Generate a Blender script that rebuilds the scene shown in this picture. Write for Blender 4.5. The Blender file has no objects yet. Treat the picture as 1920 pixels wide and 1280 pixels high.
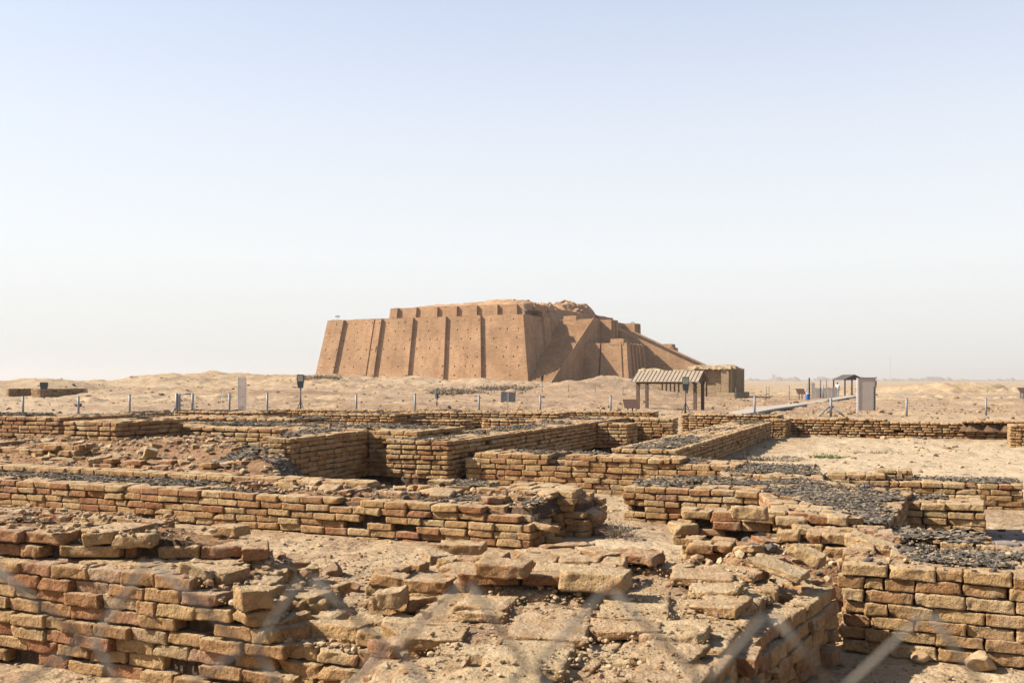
import bpy, bmesh, math, random
import numpy as np
from mathutils import Vector, Matrix, Euler

random.seed(7)
RNG = np.random.default_rng(7)
R = math.radians
scene = bpy.context.scene
COL = scene.collection

# ------------------------------------------------------------------ camera, light, exposure
CAMZ, FOC, HZ = 1.75, 1867.0, 712.0          # eye height, focal length in photo pixels, horizon row
cam = bpy.data.cameras.new('camera')
cam.lens = 35.0; cam.sensor_width = 36.0
cam.shift_y = (HZ - 640.0) / 1920.0
cam.clip_start = 0.05; cam.clip_end = 20000
cam.dof.use_dof = True; cam.dof.focus_distance = 13.0; cam.dof.aperture_fstop = 5.6
camo = bpy.data.objects.new('camera', cam); COL.objects.link(camo)
camo.location = (0, 0, CAMZ); camo.rotation_euler = (R(90), 0, 0)
scene.camera = camo

SUN_EL = R(39.0)
SUN_H = Vector((-1.0, 0.02, 0)).normalized()       # horizontal direction towards the sun
sun_dir = Vector((SUN_H.x*math.cos(SUN_EL), SUN_H.y*math.cos(SUN_EL), math.sin(SUN_EL)))
world = bpy.data.worlds.new('World'); scene.world = world; world.use_nodes = True
wn = world.node_tree.nodes; wl = world.node_tree.links; wn.clear()
sky = wn.new('ShaderNodeTexSky'); sky.sky_type = 'NISHITA'; sky.sun_disc = False
sky.sun_elevation = SUN_EL; sky.sun_rotation = math.atan2(SUN_H.x, SUN_H.y)
sky.altitude = 0; sky.air_density = 1.0; sky.dust_density = 1.0; sky.ozone_density = 1.0
bg = wn.new('ShaderNodeBackground'); bg.inputs['Strength'].default_value = 0.12
wo = wn.new('ShaderNodeOutputWorld')
# dusty desert air: a pale veil over the blue, thickest towards the horizon
tc = wn.new('ShaderNodeTexCoord'); sx = wn.new('ShaderNodeSeparateXYZ'); wl.new(tc.outputs['Generated'], sx.inputs[0])
def wramp(stops):
    r = wn.new('ShaderNodeValToRGB'); cr = r.color_ramp
    while len(cr.elements) < len(stops): cr.elements.new(.5)
    for e, (p, c) in zip(cr.elements, stops): e.position = p; e.color = (*c, 1)
    wl.new(sx.outputs['Z'], r.inputs[0]); return r.outputs[0]
K = .5          # shape of the veil; its level is set by the scale below
veil = wramp([(0, (.43*K, .43*K, .425*K)), (.05, (.465*K, .465*K, .462*K)), (.12, (.505*K, .508*K, .508*K)), (.24, (.465*K, .475*K, .50*K)), (.36, (.395*K, .412*K, .472*K)), (.5, (.26*K, .29*K, .37*K)), (.7, (.13*K, .16*K, .24*K)), (1, (.05*K, .08*K, .15*K))])
fac = wramp([(0, (.97,)*3), (.12, (.92,)*3), (.25, (.80,)*3), (.36, (.66,)*3), (.7, (.6,)*3), (1, (.6,)*3)])
vm = wn.new('ShaderNodeVectorMath'); vm.operation = 'SCALE'; vm.inputs['Scale'].default_value = .71/(.12*K); wl.new(veil, vm.inputs[0])
sk2 = wn.new('ShaderNodeVectorMath'); sk2.operation = 'SCALE'; sk2.inputs['Scale'].default_value = .8; wl.new(sky.outputs[0], sk2.inputs[0])
mx = wn.new('ShaderNodeMix'); mx.data_type = 'RGBA'; wl.new(fac, mx.inputs[0]); wl.new(sk2.outputs[0], mx.inputs[6]); wl.new(vm.outputs[0], mx.inputs[7])
wl.new(mx.outputs[2], bg.inputs['Color']); wl.new(bg.outputs[0], wo.inputs['Surface'])
sl = bpy.data.lights.new('sun', 'SUN'); sl.energy = 5.0; sl.angle = R(0.5); sl.color = (1.0, 0.94, 0.84)
so = bpy.data.objects.new('sun', sl); COL.objects.link(so)
so.rotation_euler = sun_dir.to_track_quat('Z', 'Y').to_euler(); so.location = (-40, 10, 60)
scene.view_settings.view_transform = 'Standard'; scene.view_settings.look = 'None'
scene.view_settings.gamma = 1.0; scene.view_settings.exposure = 1.38
scene.render.engine = 'CYCLES'
scene.cycles.use_denoising = True
scene.cycles.max_bounces = 5; scene.cycles.diffuse_bounces = 3; scene.cycles.volume_bounces = 1

# ------------------------------------------------------------------ numeric helpers
def _h(i, j, k, seed):
    n = (i.astype(np.int64)*374761393 + j.astype(np.int64)*668265263 + k.astype(np.int64)*1274126177 + seed*974634777) & 0xFFFFFFFF
    n = ((n ^ (n >> 13))*1274126177) & 0xFFFFFFFF
    n = ((n ^ (n >> 16))*2246822519) & 0xFFFFFFFF
    return ((n ^ (n >> 15)) & 0xFFFFFF) / float(0xFFFFFF)

def vn3(x, y, z, seed=0):
    x = np.asarray(x, float); y = np.asarray(y, float); z = np.asarray(z, float) + np.zeros_like(x)
    i, j, k = np.floor(x), np.floor(y), np.floor(z)
    fx, fy, fz = x-i, y-j, z-k
    fx = fx*fx*(3-2*fx); fy = fy*fy*(3-2*fy); fz = fz*fz*(3-2*fz)
    out = 0
    for a in (0, 1):
        for b in (0, 1):
            for c in (0, 1):
                w = (fx if a else 1-fx)*(fy if b else 1-fy)*(fz if c else 1-fz)
                out = out + w*_h(i+a, j+b, k+c, seed)
    return out*2-1

def vn2(x, y, seed=0):
    x = np.asarray(x, float); y = np.asarray(y, float)
    i, j = np.floor(x), np.floor(y); z = np.zeros_like(i)
    fx, fy = x-i, y-j
    fx = fx*fx*(3-2*fx); fy = fy*fy*(3-2*fy)
    out = 0
    for a in (0, 1):
        for b in (0, 1):
            out = out + (fx if a else 1-fx)*(fy if b else 1-fy)*_h(i+a, j+b, z, seed)
    return out*2-1

def fbm(x, y, octs=4, seed=0, gain=0.5):
    s = 0; a = 1.0; f = 1.0
    for o in range(octs):
        s = s + a*vn2(x*f, y*f, seed+o*17); a *= gain; f *= 2.03
    return s

def sstep(a, b, x):
    t = np.clip((np.asarray(x, float)-a)/(b-a), 0, 1); return t*t*(3-2*t)

def P(px, py, z):
    """photo pixel at height z -> world x, y"""
    Y = (CAMZ-z)*FOC/(py-HZ)
    return ((px-960.0)/FOC*Y, Y)

def PX(px, Y):
    return (px-960.0)/FOC*Y

BD = np.array([0.924, -0.383]); AD = np.array([0.383, 0.924])      # the two directions of the dig's grid

# ------------------------------------------------------------------ terrain height
def gz(x, y):
    x = np.asarray(x, float); y = np.asarray(y, float)
    yy = np.maximum(y, 2.0); r = np.hypot(x, y)
    px = 960+FOC*x/yy
    t = sstep(1090, 1420, px)
    L = np.interp(r, [0, 30, 48, 75, 100, 150, 260, 500, 1000, 6000], [-.12, -.08, 0, .2, .5, 1.15, 1.1, .4, -.6, -1.2])
    Rr = np.interp(r, [0, 30, 50, 85, 100, 140, 200, 400, 800, 6000], [-.14, -.1, -.04, -.15, -.26, -.5, -.85, -1.3, -1.6, -1.2])
    z = L*(1-t)+Rr*t
    for (mpx, mY, top, rx, ry) in MOUNDS:
        mx = PX(mpx, mY)
        d2 = ((x-mx)/rx)**2+((y-mY)/ry)**2
        m = np.exp(-d2*0.9)*top
        m = m*(1+0.14*fbm(x*.22, y*.22, 3, 5)+.05*fbm(x*1.1, y*1.1, 2, 6))
        z = z+m
    amp = np.interp(r, [0, 25, 50, 90, 160, 400, 1000], [.012, .02, .07, .13, .2, .2, .3])
    sc = np.interp(r, [0, 20, 60, 200, 1000], [1.4, .9, .45, .2, .05])
    z = z+amp*fbm(x*sc*0+x*.5, y*.5, 4, 11)
    rough = np.clip(fbm(x*.06+7, y*.12, 3, 91)-.1, 0, 1)
    z = z+np.interp(r, [0, 45, 70, 180, 300], [0, .05, .28, .30, 0])*(rough+.12)*(.3+fbm(x*.9, y*.9, 3, 92))
    z = z+np.interp(r, [0, 8, 20, 45, 70], [.012, .012, .02, .05, .03])*fbm(x*3.1, y*3.1, 3, 23)
    return z

MOUNDS = [  # photo column of the centre, distance, rise, radii
    (335, 150, 1.1, 8, 9), (430, 155, .85, 8, 9), (60, 95, 1.35, 6, 8), (150, 150, .2, 14, 10), (280, 120, .25, 12, 6),
    (605, 140, 1.1, 5.5, 6), (540, 150, .8, 8, 8), (700, 150, .9, 9, 6), (790, 146, .75, 4, 3.5), (640, 100, .3, 9, 5), (450, 90, .35, 10, 4), (250, 80, .3, 10, 4),
    (940, 128, .95, 5.5, 5), (870, 132, .4, 5, 4), (1065, 106, .95, 2.6, 3.2), (1120, 112, 1.25, 3.2, 4), (1175, 114, 1.25, 3.4, 4), (1220, 100, .35, 4, 4),
    (1800, 150, 1.55, 8, 9), (1700, 155, .8, 9, 8), (1590, 170, 1.0, 8, 8), (1900, 80, .35, 8, 4), (1480, 75, .2, 5, 4),
    (1650, 70, .12, 6, 3), (100, 60, .15, 8, 3),
]

# ------------------------------------------------------------------ mesh helpers
class Acc:
    def __init__(s): s.V = []; s.F = {}; s.T = []; s.n = 0; s.M = {}
    def add(s, V, F, tint=0.5, mi=0):
        V = np.asarray(V, float).reshape(-1, 3)
        fl = F if isinstance(F, list) else [F]
        for f in fl:
            f = np.asarray(f, np.int64)
            if f.size == 0: continue
            s.F.setdefault(f.shape[1], []).append(f+s.n)
            s.M.setdefault(f.shape[1], []).append(np.full(len(f), mi, np.int32))
        s.V.append(V)
        t = np.asarray(tint, float); s.T.append(np.broadcast_to(t, (len(V),)) if t.ndim == 0 else t)
        s.n += len(V)
    def box(s, c, h, rz=0.0, tint=0.5, rx=0.0, ry=0.0, mi=0):
        V = np.array([[a, b, d] for d in (-1, 1) for b in (-1, 1) for a in (-1, 1)], float)*np.array(h)
        m = np.array(Euler((rx, ry, rz)).to_matrix())
        s.add(V@m.T+np.array(c), np.array([[0, 2, 3, 1], [4, 5, 7, 6], [0, 1, 5, 4], [2, 6, 7, 3], [0, 4, 6, 2], [1, 3, 7, 5]]), tint, mi)
    def tube(s, pts, r, n=8, tint=0.5, cap=True, mi=0):
        pts = np.asarray(pts, float); m = len(pts); r = np.broadcast_to(np.asarray(r, float), (m,))
        V = []
        for i in range(m):
            d = pts[min(i+1, m-1)]-pts[max(i-1, 0)]; d = d/np.linalg.norm(d)
            u = np.cross(d, [0, 0, 1.0] if abs(d[2]) < .9 else [1.0, 0, 0]); u /= np.linalg.norm(u); w = np.cross(d, u)
            a = np.arange(n)*2*np.pi/n
            V.append(pts[i]+r[i]*(np.cos(a)[:, None]*u+np.sin(a)[:, None]*w))
        V = np.concatenate(V)
        F = [[i*n+j, i*n+(j+1) % n, (i+1)*n+(j+1) % n, (i+1)*n+j] for i in range(m-1) for j in range(n)]
        fl = [np.array(F)]
        if cap: fl.append(np.array([list(range(n))[::-1], [(m-1)*n+j for j in range(n)]]))
        s.add(V, fl, tint, mi)
    def obj(s, name, mats, parent=None, loc=(0, 0, 0), smooth=False, rotz=0.0, world_in=True):
        """verts are in world space when world_in, and are moved to be relative to loc"""
        V = np.concatenate(s.V)
        if world_in: V = V-np.array(loc)
        me = bpy.data.meshes.new(name)
        ks = list(s.F.keys())
        fs = [np.concatenate(s.F[k]) for k in ks]
        nl = sum(f.size for f in fs); npoly = sum(len(f) for f in fs)
        me.vertices.add(len(V)); me.vertices.foreach_set('co', V.astype(np.float32).ravel())
        me.loops.add(nl); me.polygons.add(npoly)
        me.loops.foreach_set('vertex_index', np.concatenate([f.ravel() for f in fs]).astype(np.int32))
        st = []; o = 0
        for f in fs:
            st.append(o+np.arange(len(f))*f.shape[1]); o += f.size
        me.polygons.foreach_set('loop_start', np.concatenate(st).astype(np.int32))
        me.polygons.foreach_set('material_index', np.concatenate([np.concatenate(s.M[k]) for k in ks]))
        me.polygons.foreach_set('use_smooth', np.full(npoly, smooth, dtype=bool))
        at = me.attributes.new('tint', 'FLOAT', 'POINT'); at.data.foreach_set('value', np.concatenate(s.T).astype(np.float32))
        me.update(calc_edges=True); me.validate()
        for m in (mats if isinstance(mats, (list, tuple)) else [mats]): me.materials.append(m)
        ob = bpy.data.objects.new(name, me); COL.objects.link(ob)
        ob.location = loc if parent is None else Vector(loc)
        ob.rotation_euler = (0, 0, rotz)
        if parent is not None: ob.parent = parent
        return ob

def tag(o, label=None, cat=None, group=None, kind=None):
    if label: o['label'] = label
    if cat: o['category'] = cat
    if group: o['group'] = group
    if kind: o['kind'] = kind
    return o

def thing(name, label, cat, loc=(0, 0, 0), rotz=0.0, group=None):
    o = bpy.data.objects.new(name, None); COL.objects.link(o)
    o.empty_display_size = .3
    o.location = loc; o.rotation_euler = (0, 0, rotz)
    return tag(o, label, cat, group)

def part(acc, name, mat, parent, smooth=False):
    return acc.obj(name, mat, parent, (0, 0, 0), smooth, world_in=False)

def copy_tree(o, parent=None):
    c = o.copy(); COL.objects.link(c); c.parent = parent
    for ch in list(o.children): copy_tree(ch, c)
    return c

# ------------------------------------------------------------------ materials
def newmat(name):
    m = bpy.data.materials.new(name); m.use_nodes = True
    nt = m.node_tree; b = nt.nodes['Principled BSDF']
    b.inputs['Roughness'].default_value = .9
    if 'Specular IOR Level' in b.inputs: b.inputs['Specular IOR Level'].default_value = .15
    return m, nt, b

def N(nt, typ, **kw):
    n = nt.nodes.new(typ)
    for k, v in kw.items(): setattr(n, k, v)
    return n

def noise(nt, co, scale, detail=4, rough=.55, mapping=None, dim=None):
    n = N(nt, 'ShaderNodeTexNoise'); n.inputs['Scale'].default_value = scale
    n.inputs['Detail'].default_value = detail; n.inputs['Roughness'].default_value = rough
    if mapping:
        mp = N(nt, 'ShaderNodeMapping'); mp.inputs['Scale'].default_value = mapping
        nt.links.new(co, mp.inputs['Vector']); co = mp.outputs[0]
    nt.links.new(co, n.inputs['Vector']); return n.outputs['Fac']

def ramp(nt, fac, stops, interp='LINEAR'):
    r = N(nt, 'ShaderNodeValToRGB'); cr = r.color_ramp; cr.interpolation = interp
    while len(cr.elements) < len(stops): cr.elements.new(.5)
    for e, (p, c) in zip(cr.elements, stops):
        e.position = p; e.color = (c, c, c, 1) if isinstance(c, (int, float)) else (*c, 1)
    nt.links.new(fac, r.inputs[0]); return r.outputs[0]

def mix(nt, fac, a, b, typ='MIX'):
    m = N(nt, 'ShaderNodeMix', data_type='RGBA', blend_type=typ)
    for sock, v in ((0, fac), (6, a), (7, b)):
        if isinstance(v, (int, float)): m.inputs[sock].default_value = v
        elif isinstance(v, tuple): m.inputs[sock].default_value = (*v, 1)
        else: nt.links.new(v, m.inputs[sock])
    return m.outputs[2]

def bump(nt, b, h, strength, dist, prev=None):
    n = N(nt, 'ShaderNodeBump'); n.inputs['Strength'].default_value = strength; n.inputs['Distance'].default_value = dist
    nt.links.new(h, n.inputs['Height'])
    if prev: nt.links.new(prev, n.inputs['Normal'])
    nt.links.new(n.outputs[0], b.inputs['Normal']); return n.outputs[0]

def attr(nt, name='tint'):
    a = N(nt, 'ShaderNodeAttribute', attribute_name=name); return a.outputs['Fac']

def texco(nt, which='Object'):
    return N(nt, 'ShaderNodeTexCoord').outputs[which]

def brick_mat(name, stops, fine=1.0, dirt=.6):
    m, nt, b = newmat(name); co = texco(nt)
    base = ramp(nt, attr(nt), stops)
    n1 = noise(nt, co, 9*fine, 5, .65); n2 = noise(nt, co, 55*fine, 4, .6); n3 = noise(nt, co, 2.2, 3, .5)
    c = mix(nt, 1.0, base, ramp(nt, n1, [(.25, .55), (.5, 1.0), (.75, 1.2)]), 'MULTIPLY')
    c = mix(nt, 1.0, c, ramp(nt, n2, [(.3, .76), (.5, 1.0), (.7, 1.12)]), 'MULTIPLY')
    c = mix(nt, 1.0, c, ramp(nt, noise(nt, co, 24*fine, 5, .7), [(.3, .78), (.5, 1.0), (.7, 1.14)]), 'MULTIPLY')
    # pale salt bloom and dark bitumen smears on the clay itself
    c = mix(nt, ramp(nt, n3, [(.58, 0.0), (.72, .45)]), c, (0.405, 0.310, 0.194))
    c = mix(nt, ramp(nt, noise(nt, co, 3.1, 4, .6), [(.56, 0.0), (.68, .55)]), c, (.27, .135, .062))
    n4 = noise(nt, co, 5.5, 6, .7)
    c = mix(nt, ramp(nt, n4, [(.56, 0.0), (.68, dirt)]), c, (0.113, 0.086, 0.063))
    # wind-blown dust settled on what faces up
    geo = N(nt, 'ShaderNodeNewGeometry'); sp = N(nt, 'ShaderNodeSeparateXYZ'); nt.links.new(geo.outputs['True Normal'], sp.inputs[0])
    up = ramp(nt, sp.outputs['Z'], [(.55, 0.0), (.9, 1.0)])
    c = mix(nt, mix(nt, 1.0, up, ramp(nt, n1, [(.35, .15), (.6, .65)]), 'MULTIPLY'), c, (0.360, 0.279, 0.180))
    nt.links.new(c, b.inputs['Base Color'])
    v = N(nt, 'ShaderNodeTexVoronoi'); v.inputs['Scale'].default_value = 70*fine; nt.links.new(co, v.inputs['Vector'])
    n5 = noise(nt, co, 24*fine, 5, .7)
    p = bump(nt, b, n1, .8, .035)
    p = bump(nt, b, n5, 1.0, .032, p)
    p = bump(nt, b, n2, .8, .010, p)
    bump(nt, b, v.outputs['Distance'], .3, .004, p)
    return m

TAN = [(0, (.35, .232, .115)), (.22, (.335, .208, .093)), (.45, (.31, .178, .076)), (.68, (.27, .143, .06)), (.84, (.235, .098, .04)), (.92, (.28, .168, .10)), (1, (.345, .236, .122))]
M_BRICK = brick_mat('fired_brick', TAN)
M_BRICKFAR = brick_mat('fired_brick_pale', [(0, (0.370, 0.262, 0.142)), (.4, (0.344, 0.228, 0.112)), (.7, (0.301, 0.181, 0.086)), (.85, (0.267, 0.142, 0.069)), (1, (0.378, 0.271, 0.138))], .6, .25)

m, nt, b = newmat('mortar_earth'); co = texco(nt)
n1 = noise(nt, co, 6, 6, .65); n2 = noise(nt, co, 40, 5, .65)
c = ramp(nt, n1, [(.3, (0.152, 0.080, 0.040)), (.5, (0.216, 0.124, 0.062)), (.7, (0.272, 0.180, 0.100))])
c = mix(nt, 1.0, c, ramp(nt, n2, [(.3, .6), (.55, 1.0), (.75, 1.25)]), 'MULTIPLY')
nt.links.new(c, b.inputs['Base Color']); p = bump(nt, b, n2, .9, .02); bump(nt, b, n1, .8, .06, p)
M_MORTAR = m
m, nt, b = newmat('dark_joint'); co = texco(nt)
n1 = noise(nt, co, 8, 5, .65); n2 = noise(nt, co, 45, 5, .65)
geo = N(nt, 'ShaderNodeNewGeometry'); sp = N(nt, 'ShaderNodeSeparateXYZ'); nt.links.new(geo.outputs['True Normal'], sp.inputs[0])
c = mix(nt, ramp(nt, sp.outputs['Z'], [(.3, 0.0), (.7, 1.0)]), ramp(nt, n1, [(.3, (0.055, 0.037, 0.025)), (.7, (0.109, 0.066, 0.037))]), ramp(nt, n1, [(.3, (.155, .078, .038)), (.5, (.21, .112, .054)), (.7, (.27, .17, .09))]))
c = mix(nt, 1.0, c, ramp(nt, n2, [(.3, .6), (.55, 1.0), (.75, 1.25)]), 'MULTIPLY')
nt.links.new(c, b.inputs['Base Color']); p = bump(nt, b, n2, .9, .02); bump(nt, b, n1, .8, .06, p)
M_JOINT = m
m, nt, b = newmat('dusty_earth'); co = texco(nt)
n1 = noise(nt, co, 5, 6, .65); n2 = noise(nt, co, 45, 5, .65)
c = mix(nt, 1.0, ramp(nt, n1, [(.3, (.185, .105, .058)), (.5, (.255, .17, .10)), (.7, (.32, .235, .145))]), ramp(nt, n2, [(.3, .65), (.55, 1.0), (.75, 1.2)]), 'MULTIPLY')
nt.links.new(c, b.inputs['Base Color']); p = bump(nt, b, n2, .9, .02); bump(nt, b, n1, .8, .05, p)
M_DUST = m

m, nt, b = newmat('bitumen'); co = texco(nt)
n1 = noise(nt, co, 14, 4, .6); n2 = noise(nt, co, 80, 3, .6)
c = mix(nt, 1.0, ramp(nt, attr(nt), [(0, (.040, .034, .029)), (.35, (.076, .063, .050)), (.6, (.13, .105, .078)), (1, (.23, .175, .115))]), ramp(nt, n1, [(.3, .7), (.7, 1.35)]), 'MULTIPLY')
nt.links.new(c, b.inputs['Base Color']); b.inputs['Roughness'].default_value = .95; b.inputs['Specular IOR Level'].default_value = .05
bump(nt, b, n2, .7, .008)
M_BIT = m

m, nt, b = newmat('sand'); co = texco(nt)
g1 = noise(nt, co, .05, 4, .55); g2 = noise(nt, co, .5, 5, .6); g3 = noise(nt, co, 4.5, 5, .65); g4 = noise(nt, co, 38, 4, .65)
g5 = noise(nt, co, .22, 5, .65); g6 = noise(nt, co, 1.7, 5, .7)
c = ramp(nt, g2, [(.3, (0.242, 0.161, 0.087)), (.5, (0.298, 0.208, 0.118)), (.7, (0.339, 0.245, 0.145))])
c = mix(nt, ramp(nt, g5, [(.46, 0.0), (.62, .75)]), c, (0.198, 0.126, 0.072))
c = mix(nt, ramp(nt, g6, [(.52, 0.0), (.64, .75)]), c, (0.170, 0.099, 0.054))
c = mix(nt, ramp(nt, g3, [(.5, 0.0), (.68, .6)]), c, (0.162, 0.104, 0.060))
c = mix(nt, 1.0, c, ramp(nt, g4, [(.3, .70), (.5, 1.0), (.72, 1.18)]), 'MULTIPLY')
c = mix(nt, ramp(nt, g1, [(.42, 0.0), (.62, .5)]), c, (0.323, 0.243, 0.154))
so_ = attr(nt)
c = mix(nt, 1.0, c, ramp(nt, so_, [(0, (0.827, 0.775, 0.791)), (.5, (1, 1, 1)), (1, (1.0, 1.0, 1.0))]), 'MULTIPLY')
c = mix(nt, ramp(nt, so_, [(.55, 0.0), (1, .62)]), c, (0.357, 0.273, 0.175))
g7 = noise(nt, co, 2.6, 3, .75)
c = mix(nt, ramp(nt, g7, [(.60, 0.0), (.66, .8)]), c, (0.119, 0.076, 0.047))
c = mix(nt, ramp(nt, g7, [(.34, .6), (.40, 0.0)]), c, (0.352, 0.270, 0.177))
nt.links.new(c, b.inputs['Base Color'])
p = bump(nt, b, g2, .7, .3); p = bump(nt, b, g6, .7, .14, p); p = bump(nt, b, g3, .8, .06, p); bump(nt, b, g4, .9, .012, p)
M_SAND = m

m, nt, b = newmat('stones'); co = texco(nt)
n1 = noise(nt, co, 20, 4, .6)
c = mix(nt, 1.0, ramp(nt, attr(nt), [(0, (0.049, 0.045, 0.041)), (.18, (0.082, 0.070, 0.057)), (.25, (0.197, 0.111, 0.057)), (.6, (0.254, 0.164, 0.090)), (1, (0.328, 0.246, 0.148))]), ramp(nt, n1, [(.3, .75), (.7, 1.2)]), 'MULTIPLY')
nt.links.new(c, b.inputs['Base Color']); bump(nt, b, n1, .6, .02)
M_STONE = m

def plain(name, col, rough=.6, metal=0.0, var=.15, sc=12.0, bs=.2):
    m, nt, b = newmat(name); co = texco(nt); n1 = noise(nt, co, sc, 4, .6)
    c = mix(nt, 1.0, col, ramp(nt, n1, [(.3, 1-var), (.7, 1+var)]), 'MULTIPLY')
    nt.links.new(c, b.inputs['Base Color']); b.inputs['Roughness'].default_value = rough; b.inputs['Metallic'].default_value = metal
    bump(nt, b, n1, bs, .01); return m
M_STEEL = plain('galvanised_steel', (0.176, 0.176, 0.180), .55, .2)
M_WIRE = plain('fence_wire', (.13, .115, .095), .9, 0)
M_DARKM = plain('dark_metal', (0.044, 0.048, 0.056), .5)
M_GREYM = plain('grey_metal', (0.060, 0.068, 0.080), .5)
M_LENS = plain('lamp_glass', (0.336, 0.336, 0.256), .25)
M_WOOD = plain('brown_timber', (0.104, 0.068, 0.044), .8, 0, .3, 6)
M_RIB = plain('roof_rib', (.13, .098, .068), .8)
M_ROOF = plain('brown_roof_sheet', (.245, .19, .135), .7, 0, .15, 4)
M_ROOFD = plain('dark_roof', (0.060, 0.048, 0.044), .8)
M_BOARD = plain('faded_board', (.40, .335, .285), .7, 0, .08, 2)
M_WHITE = plain('white_paint', (0.528, 0.520, 0.496), .6, 0, .06)
M_MESH = plain('pale_mesh', (.55, .51, .48), .6, 0, .06)
M_PANEL = plain('pale_plastic', (0.416, 0.400, 0.376), .6, 0, .1)
M_BLUE = plain('blue_plastic', (0.024, 0.080, 0.240), .4)
M_LBLUE = plain('pale_blue_plastic', (0.240, 0.400, 0.496), .5)
M_PATH = plain('walkway_boards', (.27, .235, .195), .85, 0, .12, 1.2)
M_SIGN = plain('brown_sign', (0.080, 0.044, 0.032), .7)
M_TWIG = plain('dry_twig', (0.240, 0.180, 0.120), .9, 0, .3, 30)
M_SCRUB = plain('dry_scrub', (0.20, 0.155, 0.105), .9, 0, .3, 3)
M_GREEN = plain('green_weed', (0.104, 0.120, 0.040), .8, 0, .3, 20)
M_SKIN = plain('skin', (0.176, 0.096, 0.060), .6)
M_NAVY = plain('dark_cloth', (0.024, 0.028, 0.040), .9)
M_SHIRT = plain('white_cloth', (0.560, 0.560, 0.576), .9)
M_PAVE = plain('dark_paving', (.16, .13, .11), .9, 0, .3, 8)

def zig_mat(name, k=1.0, tn=(1, 1, 1)):
    m, nt, b = newmat(name); co = texco(nt)
    st = noise(nt, co, 1.0, 4, .6, (.9, .9, .12)); pt = noise(nt, co, .16, 4, .6)
    a1 = noise(nt, co, .35, 5, .6); a2 = noise(nt, co, 1.0, 4, .6, (1.2, 1.2, 7.0)); a3 = noise(nt, co, 3.5, 3, .6, (1, 1, 2.5))
    c = ramp(nt, a1, [(p_, tuple(q_*k*t_ for q_, t_ in zip(cc, tn))) for p_, cc in ((.3, (.25, .143, .072)), (.5, (.295, .171, .089)), (.7, (.34, .205, .111)))])
    c = mix(nt, 1.0, c, ramp(nt, st, [(.3, .84), (.5, 1.0), (.7, 1.06)]), 'MULTIPLY'); c = mix(nt, 1.0, c, ramp(nt, pt, [(.35, .86), (.6, 1.05)]), 'MULTIPLY')
    c = mix(nt, 1.0, c, ramp(nt, a2, [(.3, .70), (.5, 1.0), (.7, 1.15)]), 'MULTIPLY')
    c = mix(nt, 1.0, c, ramp(nt, a3, [(.3, .74), (.5, 1.0), (.7, 1.12)]), 'MULTIPLY')
    nt.links.new(c, b.inputs['Base Color'])
    p = bump(nt, b, a2, .5, .12); bump(nt, b, a3, .6, .06, p)
    return m
M_ZIG = zig_mat('ziggurat_brick')
M_ZIGR = zig_mat('weathered_mudbrick', 1.0)
M_ERODE = plain('eroded_clay', (.25, .178, .104), .95, 0, .25, 2.0, .6)
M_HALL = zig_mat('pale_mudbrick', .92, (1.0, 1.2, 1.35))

# ------------------------------------------------------------------ brick templates
def box_template(a, b, c):
    def ax(n):
        t = np.linspace(-1, 1, n+1); return np.sign(t)*np.abs(t)**.6
    X, Y, Z = ax(a), ax(b), ax(c)
    V = {}; vl = []; F = []
    def vid(p):
        k = tuple(np.round(p, 5))
        if k not in V: V[k] = len(vl); vl.append(p)
        return V[k]
    def face(u, v, fn, flip):
        for i in range(len(u)-1):
            for j in range(len(v)-1):
                q = [vid(fn(u[i], v[j])), vid(fn(u[i+1], v[j])), vid(fn(u[i+1], v[j+1])), vid(fn(u[i], v[j+1]))]
                F.append(q[::-1] if flip else q)
    face(X, Y, lambda u, v: (u, v, 1.0), False); face(X, Y, lambda u, v: (u, v, -1.0), True)
    face(X, Z, lambda u, v: (u, -1.0, v), False); face(X, Z, lambda u, v: (u, 1.0, v), True)
    face(Y, Z, lambda u, v: (1.0, u, v), False); face(Y, Z, lambda u, v: (-1.0, u, v), True)
    return np.array(vl), np.array(F)
TPL = {0: box_template(14, 10, 6), 1: box_template(9, 6, 4), 2: box_template(5, 4, 3), 3: box_template(3, 2, 2)}

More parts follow.
